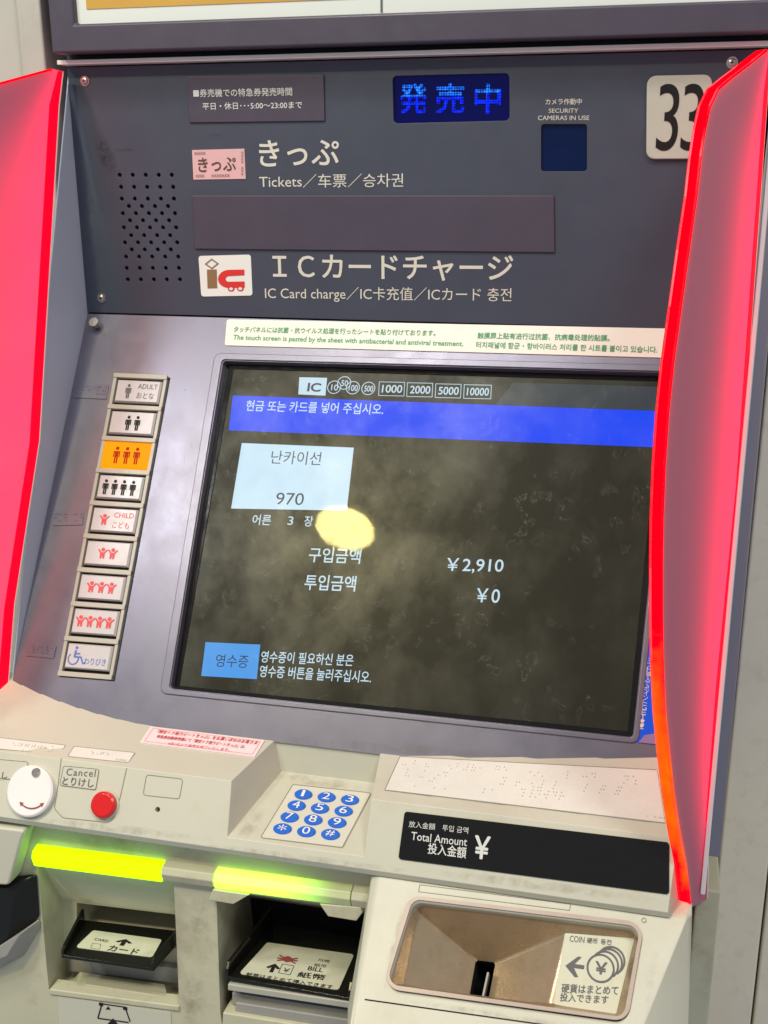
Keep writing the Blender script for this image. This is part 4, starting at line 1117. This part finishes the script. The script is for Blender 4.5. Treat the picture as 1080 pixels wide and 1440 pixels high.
mb.face(LP.q([(152, 1415), (148.5, 1419.5), (155.5, 1420)], .0001)); mb.face(LP.q([(159, 1432), (150, 1441), (168, 1443)], .0001))
mb.build('pictogram', 'ink_black', sl)
# left ticket scoop: beige hood and black hopper
mb = MB(); H0 = LOW.off(.016); mb.prism(rounded(H0.q([(-60, 1156), (36, 1168), (30, 1181), (12, 1246), (-60, 1242)]), [0, .002, .002, .004, 0]), nL * -.016); mb.build('outlet_hood', 'beige', TM, bev=.0025)
mb = MB(); a = LOW.off(.001).q([(-50, 1240), (10, 1246), (53, 1228), (57, 1288), (-50, 1388)]); b2 = LOW.off(.012).q([(-50, 1246), (8, 1250), (20, 1262), (10, 1320), (-50, 1372)])
mb.hull(a + b2); mb.build('outlet_hopper', 'black_gloss', TM, bev=.001)
mb = MB(); mb.hull(LOW.off(.0005).q([(-50, 1386), (57, 1291), (58, 1304), (36, 1342), (4, 1360), (-50, 1372)]) + LOW.off(.014).q([(-50, 1362), (12, 1322), (30, 1312), (10, 1345), (-50, 1368)])); mb.build('hopper_spout', 'grey_plastic', TM, bev=.001)

# ================================================================== coin block
CF = COINF
def cq(px, d=0): return CF.q(px, d)
c0 = CF.at(529, 1243); c1 = CF.at(960, 1296)
topz = max(c0.z, c1.z)
TLc = V((CF.at(530, 1243).x, 0, 0)).x; TRc = CF.at(966, 1292).x
def cf_at(x, t):  # point on the coin face at x, t metres down the slope from its top line
    o = CF.o - CF.ey * t; return V((x, o.y, o.z))
L_ = .10
_e = CF.at(903, 1445); _k2 = (_e.x - TRc) / ((CF.o - _e).dot(CF.ey))
poly = [cf_at(TLc, 0), cf_at(TRc, 0), cf_at(TRc + _k2 * L_, L_), cf_at(TLc, L_)]
mb = MB()
back = [V((TLc - .004, -.08, poly[0].z)), V((TRc + .004, -.08, poly[1].z)), V((TRc + .004, -.08, poly[2].z)), V((TLc - .004, -.08, poly[3].z))]
mb.hull(poly + [V((TLc - .005, poly[0].y + .004, poly[0].z - .001)), V((TRc + .003, poly[1].y + .006, poly[1].z - .001)), V((TRc + .004, poly[2].y + .03, poly[2].z)), V((TLc - .008, poly[3].y + .03, poly[3].z))] + back)
oq_ = [(578, 1262), (903, 1300.5), (879, 1433), (541, 1386)]
c = MB(); c.prism(rounded(cq(oq_, .01), .0065, 6), -CF.n * .075)
cb = link('coin_block', cut(mb.mesh(), [c]), TM, ('beige',)); bevel(cb, .0022, 3, 30)
# rim
def scaled(px, k):
    cx = sum(p[0] for p in px) / 4; cy = sum(p[1] for p in px) / 4
    return [(cx + (x - cx) * (1 + k / abs(x - cx)), cy + (y - cy) * (1 + k / abs(y - cy))) for x, y in px]
ro = rounded(cq(scaled(oq_, 3.5), .0012), .0085, 6); ri = rounded(cq(scaled(oq_, -2.2), .0012), .006, 6)
mb = MB(); k = len(ro)
ri2 = [p - CF.n * .004 for p in ri]; ro2 = [p - CF.n * .0016 for p in ro]
for i in range(k):
    j = (i + 1) % k; mb.face([ro[i], ro[j], ri[j], ri[i]]); mb.face([ri[i], ri[j], ri2[j], ri2[i]]); mb.face([ro2[i], ro2[j], ro[j], ro[i]])
mb.build('basin_rim', 'basin_rim', TM)
# basin
D1, D2 = .012, .036
R0, R1, R2, R3 = cq(scaled(oq_, 1.5), -.002)
A1, A2 = CF.at(588, 1283, -D1), CF.at(568, 1386, -D1)
A3, A4 = CF.at(796, 1313, -D1), CF.at(892, 1321, -D1)
A5, A6 = CF.at(866, 1426, -D1), CF.at(772, 1412, -D1)
S1, S2 = CF.at(669, 1350, -D2), CF.at(697, 1353.5, -D2)
S3, S4 = CF.at(686, 1410, -D2), CF.at(659, 1407, -D2)
mb = MB()
for f_ in ([R0, A1, A2, R3], [A1, S1, S4, A2], [R0, R1, A4, A3], [R0, A3, S2], [R0, S2, S1], [R0, S1, A1], [R1, R2, A5, A4], [A3, A4, A5, A6], [S2, A3, A6, S3], [R2, R3, A2], [R2, A2, A6], [R2, A6, A5], [A2, S4, S3, A6]):
    mb.face(f_)
bm = bmesh.new(); bm.from_mesh(mb.mesh()); bmesh.ops.remove_doubles(bm, verts=bm.verts, dist=1e-5); bmesh.ops.recalc_face_normals(bm, faces=bm.faces)
me = bpy.data.meshes.new('basin'); bm.to_mesh(me); bm.free()
bs = link('coin_basin', me, TM, ('basin',), 'brown metal funnel for inserting coins'); bevel(bs, .0012, 2, 20)
mb = MB()
for a, b_ in ((S1, S2), (S2, S3), (S3, S4), (S4, S1)): mb.face([a, b_, b_ - CF.n * .03, a - CF.n * .03])
mb.face([q_ - CF.n * .03 for q_ in (S1, S2, S3, S4)]); mb.build('coin_slot', 'hole', TM)
mb = MB(); a, b_ = CF.at(685, 1367, -.032), CF.at(676, 1409, -.032); mb.prism([a, b_, b_ - CF.n * .01, a - CF.n * .01], (.0011, 0, 0)); mb.build('coin_slot_divider', 'grey_plastic', TM)
LBP = CF.off(-D1)
cl = plate('coin_label', LBP, [(794.5, 1312), (893, 1319.5), (873.5, 1430), (778.5, 1412)], 'label_tray', TM, .0006, r=.001, label='square coin label with arrow and coins')
mb = MB(); LQ = LBP.off(.0006); T2 = lambda s_, *a, **k: text(mb, LQ, s_, *a, d=.0003, **k)
T2('COIN', 801, 1324, 821.5, 1326, 8.5); T2('硬币', 825, 1326, 840, 1327.5, 7.5, bold=.01); T2('동전', 844.5, 1327.5, 859.5, 1329, 7.5, bold=.01)
T2('硬貨はまとめて', 789, 1396, 869, 1399.5, 13, bold=.012); T2('投入できます', 787, 1408, 855, 1412, 12, bold=.012)
def PX(u, v): return LQ.at(u, v, .0003)
mb.face([PX(795, 1358), PX(813, 1345), PX(818, 1346), PX(808, 1355.5), PX(822, 1357.5), PX(821, 1363), PX(807, 1361), PX(813, 1374), PX(808, 1374)])
rr = (PX(864, 1362) - PX(844.5, 1362)).length
for cx_, cy_, a0, a1 in ((844.5, 1361.5, 0, 360), (850.5, 1357, -48, 140), (856, 1353.5, -48, 140), (859.5, 1350.5, -50, 145)):
    shapes(mb, arc2(0, 0, rr * .95, a0, a1, .0010, 30), PX(cx_, cy_), LQ.ex, LQ.ey)
T2('￥', 836, 1369, 853, 1371.5, 18, bold=.02)
mb.build('lettering', 'ink_grey', cl)
# lower door of the coin block and the inspection strip above the basin
mb = MB(); ln = [CF.at(512, 1404), CF.at(900, 1460)]
c_ = CF.o - CF.ey * 0
A, B = CF.at(513, 1404.5, .0003), CF.at(900, 1459, .0003); dn2 = -CF.ey * .0007
mb.face([A, B, B + dn2, A + dn2]); mb.build('door_seam', 'hole', cb)
mb = MB(); outline(mb, CF.q([(590, 1243.5), (803, 1271), (801, 1280.5), (588, 1254)], .0004), .0004, CF.n); mb.build('cover_strip_line', 'engrave', cb)
mb = MB(); shapes(mb, arc2(0, 0, .0012, 0, 360, .0004, 14), CF.at(905.5, 1294, .0003), CF.ex, CF.ey); mb.build('punch_mark', 'engrave', cb)
# recess between coin block and wall
RQ = Plane((0, -.175, 0), (0, -1, 0)); _x0, _x1 = RQ.at(966, 1400).x, RQ.at(999, 1400).x
print('lower side', _x0, _x1, TRc)
mb = MB(); box(mb, _x0, _x1, -.175, .0, -.80, -.486); mb.build('lower_side_panel', 'beige_low', TM, bev=.0012)

# light bar material with lamps thinning out towards the right end
m = MATS['led_green_end']; nt = m.node_tree; b = nt.nodes['Principled BSDF']
b.inputs['Base Color'].default_value = (.5, .52, .3, 1); b.inputs['Roughness'].default_value = .35
tc = nt.nodes.new('ShaderNodeTexCoord'); sx = nt.nodes.new('ShaderNodeSeparateXYZ'); nt.links.new(tc.outputs['Object'], sx.inputs[0])
mr = nt.nodes.new('ShaderNodeMapRange'); mr.interpolation_type = 'SMOOTHSTEP'
mr.inputs[1].default_value = .038; mr.inputs[2].default_value = -.012; mr.inputs[3].default_value = .02; mr.inputs[4].default_value = 2.4
nt.links.new(sx.outputs[0], mr.inputs[0]); nt.links.new(mr.outputs[0], b.inputs['Emission Strength'])
b.inputs['Emission Color'].default_value = (.37, 1.0, .0, 1)

# dirt and scuffs
def stain(pl, cx, cy, rx, ry, ang, m_, parent, d=.00035, name='stain'):
    vs, fs, cv = [pl.at(cx, cy, d)], [], [1.]
    S = 20; ca, sa = math.cos(math.radians(ang)), math.sin(math.radians(ang))
    for ring, c_ in ((.5, .75), (1., 0.)):
        for k in range(S):
            t_ = 2 * math.pi * k / S; x, y = rx * ring * math.cos(t_), ry * ring * math.sin(t_)
            vs.append(pl.at(cx + x * ca - y * sa, cy + x * sa + y * ca, d)); cv.append(c_)
    for k in range(S):
        j_ = (k + 1) % S; fs.append((0, 1 + k, 1 + j_)); fs.append((1 + k, 1 + S + k, 1 + S + j_, 1 + j_))
    me = bpy.data.meshes.new(name); me.from_pydata([tuple(v) for v in vs], [], fs)
    a_ = me.attributes.new('cover', 'FLOAT', 'POINT'); a_.data.foreach_set('value', cv)
    return link(name, me, parent, (m_,))
stain(PANEL, 148, 218, 34, 13, 68, 'scuff_dark', up, name='scuff'); stain(PANEL, 173, 210.5, 17, 2.5, -1, 'scuff_dark', up, name='scuff')
stain(PANEL, 300, 190, 12, 2, 4, 'scuff_dark', up, name='scuff'); stain(PANEL, 130, 300, 10, 60, -4, 'grime_light', up, name='scuff')
stain(BEZEL, 120, 660, 6, 50, 12, 'grime_light', bz, name='scuff'); stain(BEZEL, 560, 1052, 190, 8, 4, 'grime_brown', bz, name='scuff')
stain(LOW, 272, 1405, 20, 50, 3, 'grime_brown', lb_); stain(LOW, 280, 1290, 16, 50, 0, 'grime_brown', lb_); stain(LOW, 248, 1330, 4, 80, -2, 'grime_brown', lb_)
stain(FRONT, 420, 1206, 190, 6, 7, 'grime_brown', con); stain(FRONT, 160, 1165, 150, 7, 6, 'grime_brown', con); stain(FRONT, 760, 1245, 180, 8, 7, 'grime_brown', con)
stain(COINF, 556, 1330, 8, 70, 14, 'grime_brown', cb); stain(COINF, 720, 1431, 170, 6, 9, 'grime_brown', cb); stain(COINF, 915, 1380, 8, 60, 10, 'grime_light', cb)
KP2 = KEYP.off(.0001); stain(KP2, 440, 1098, 90, 9, 7, 'grime_brown', con); stain(KP2, 352, 1160, 12, 30, 38, 'grime_brown', con)
bpy.data.objects.remove(_fo); bpy.data.curves.remove(_fc)
print('verts', sum(len(o.data.vertices) for o in bpy.data.objects if o.type == 'MESH'))
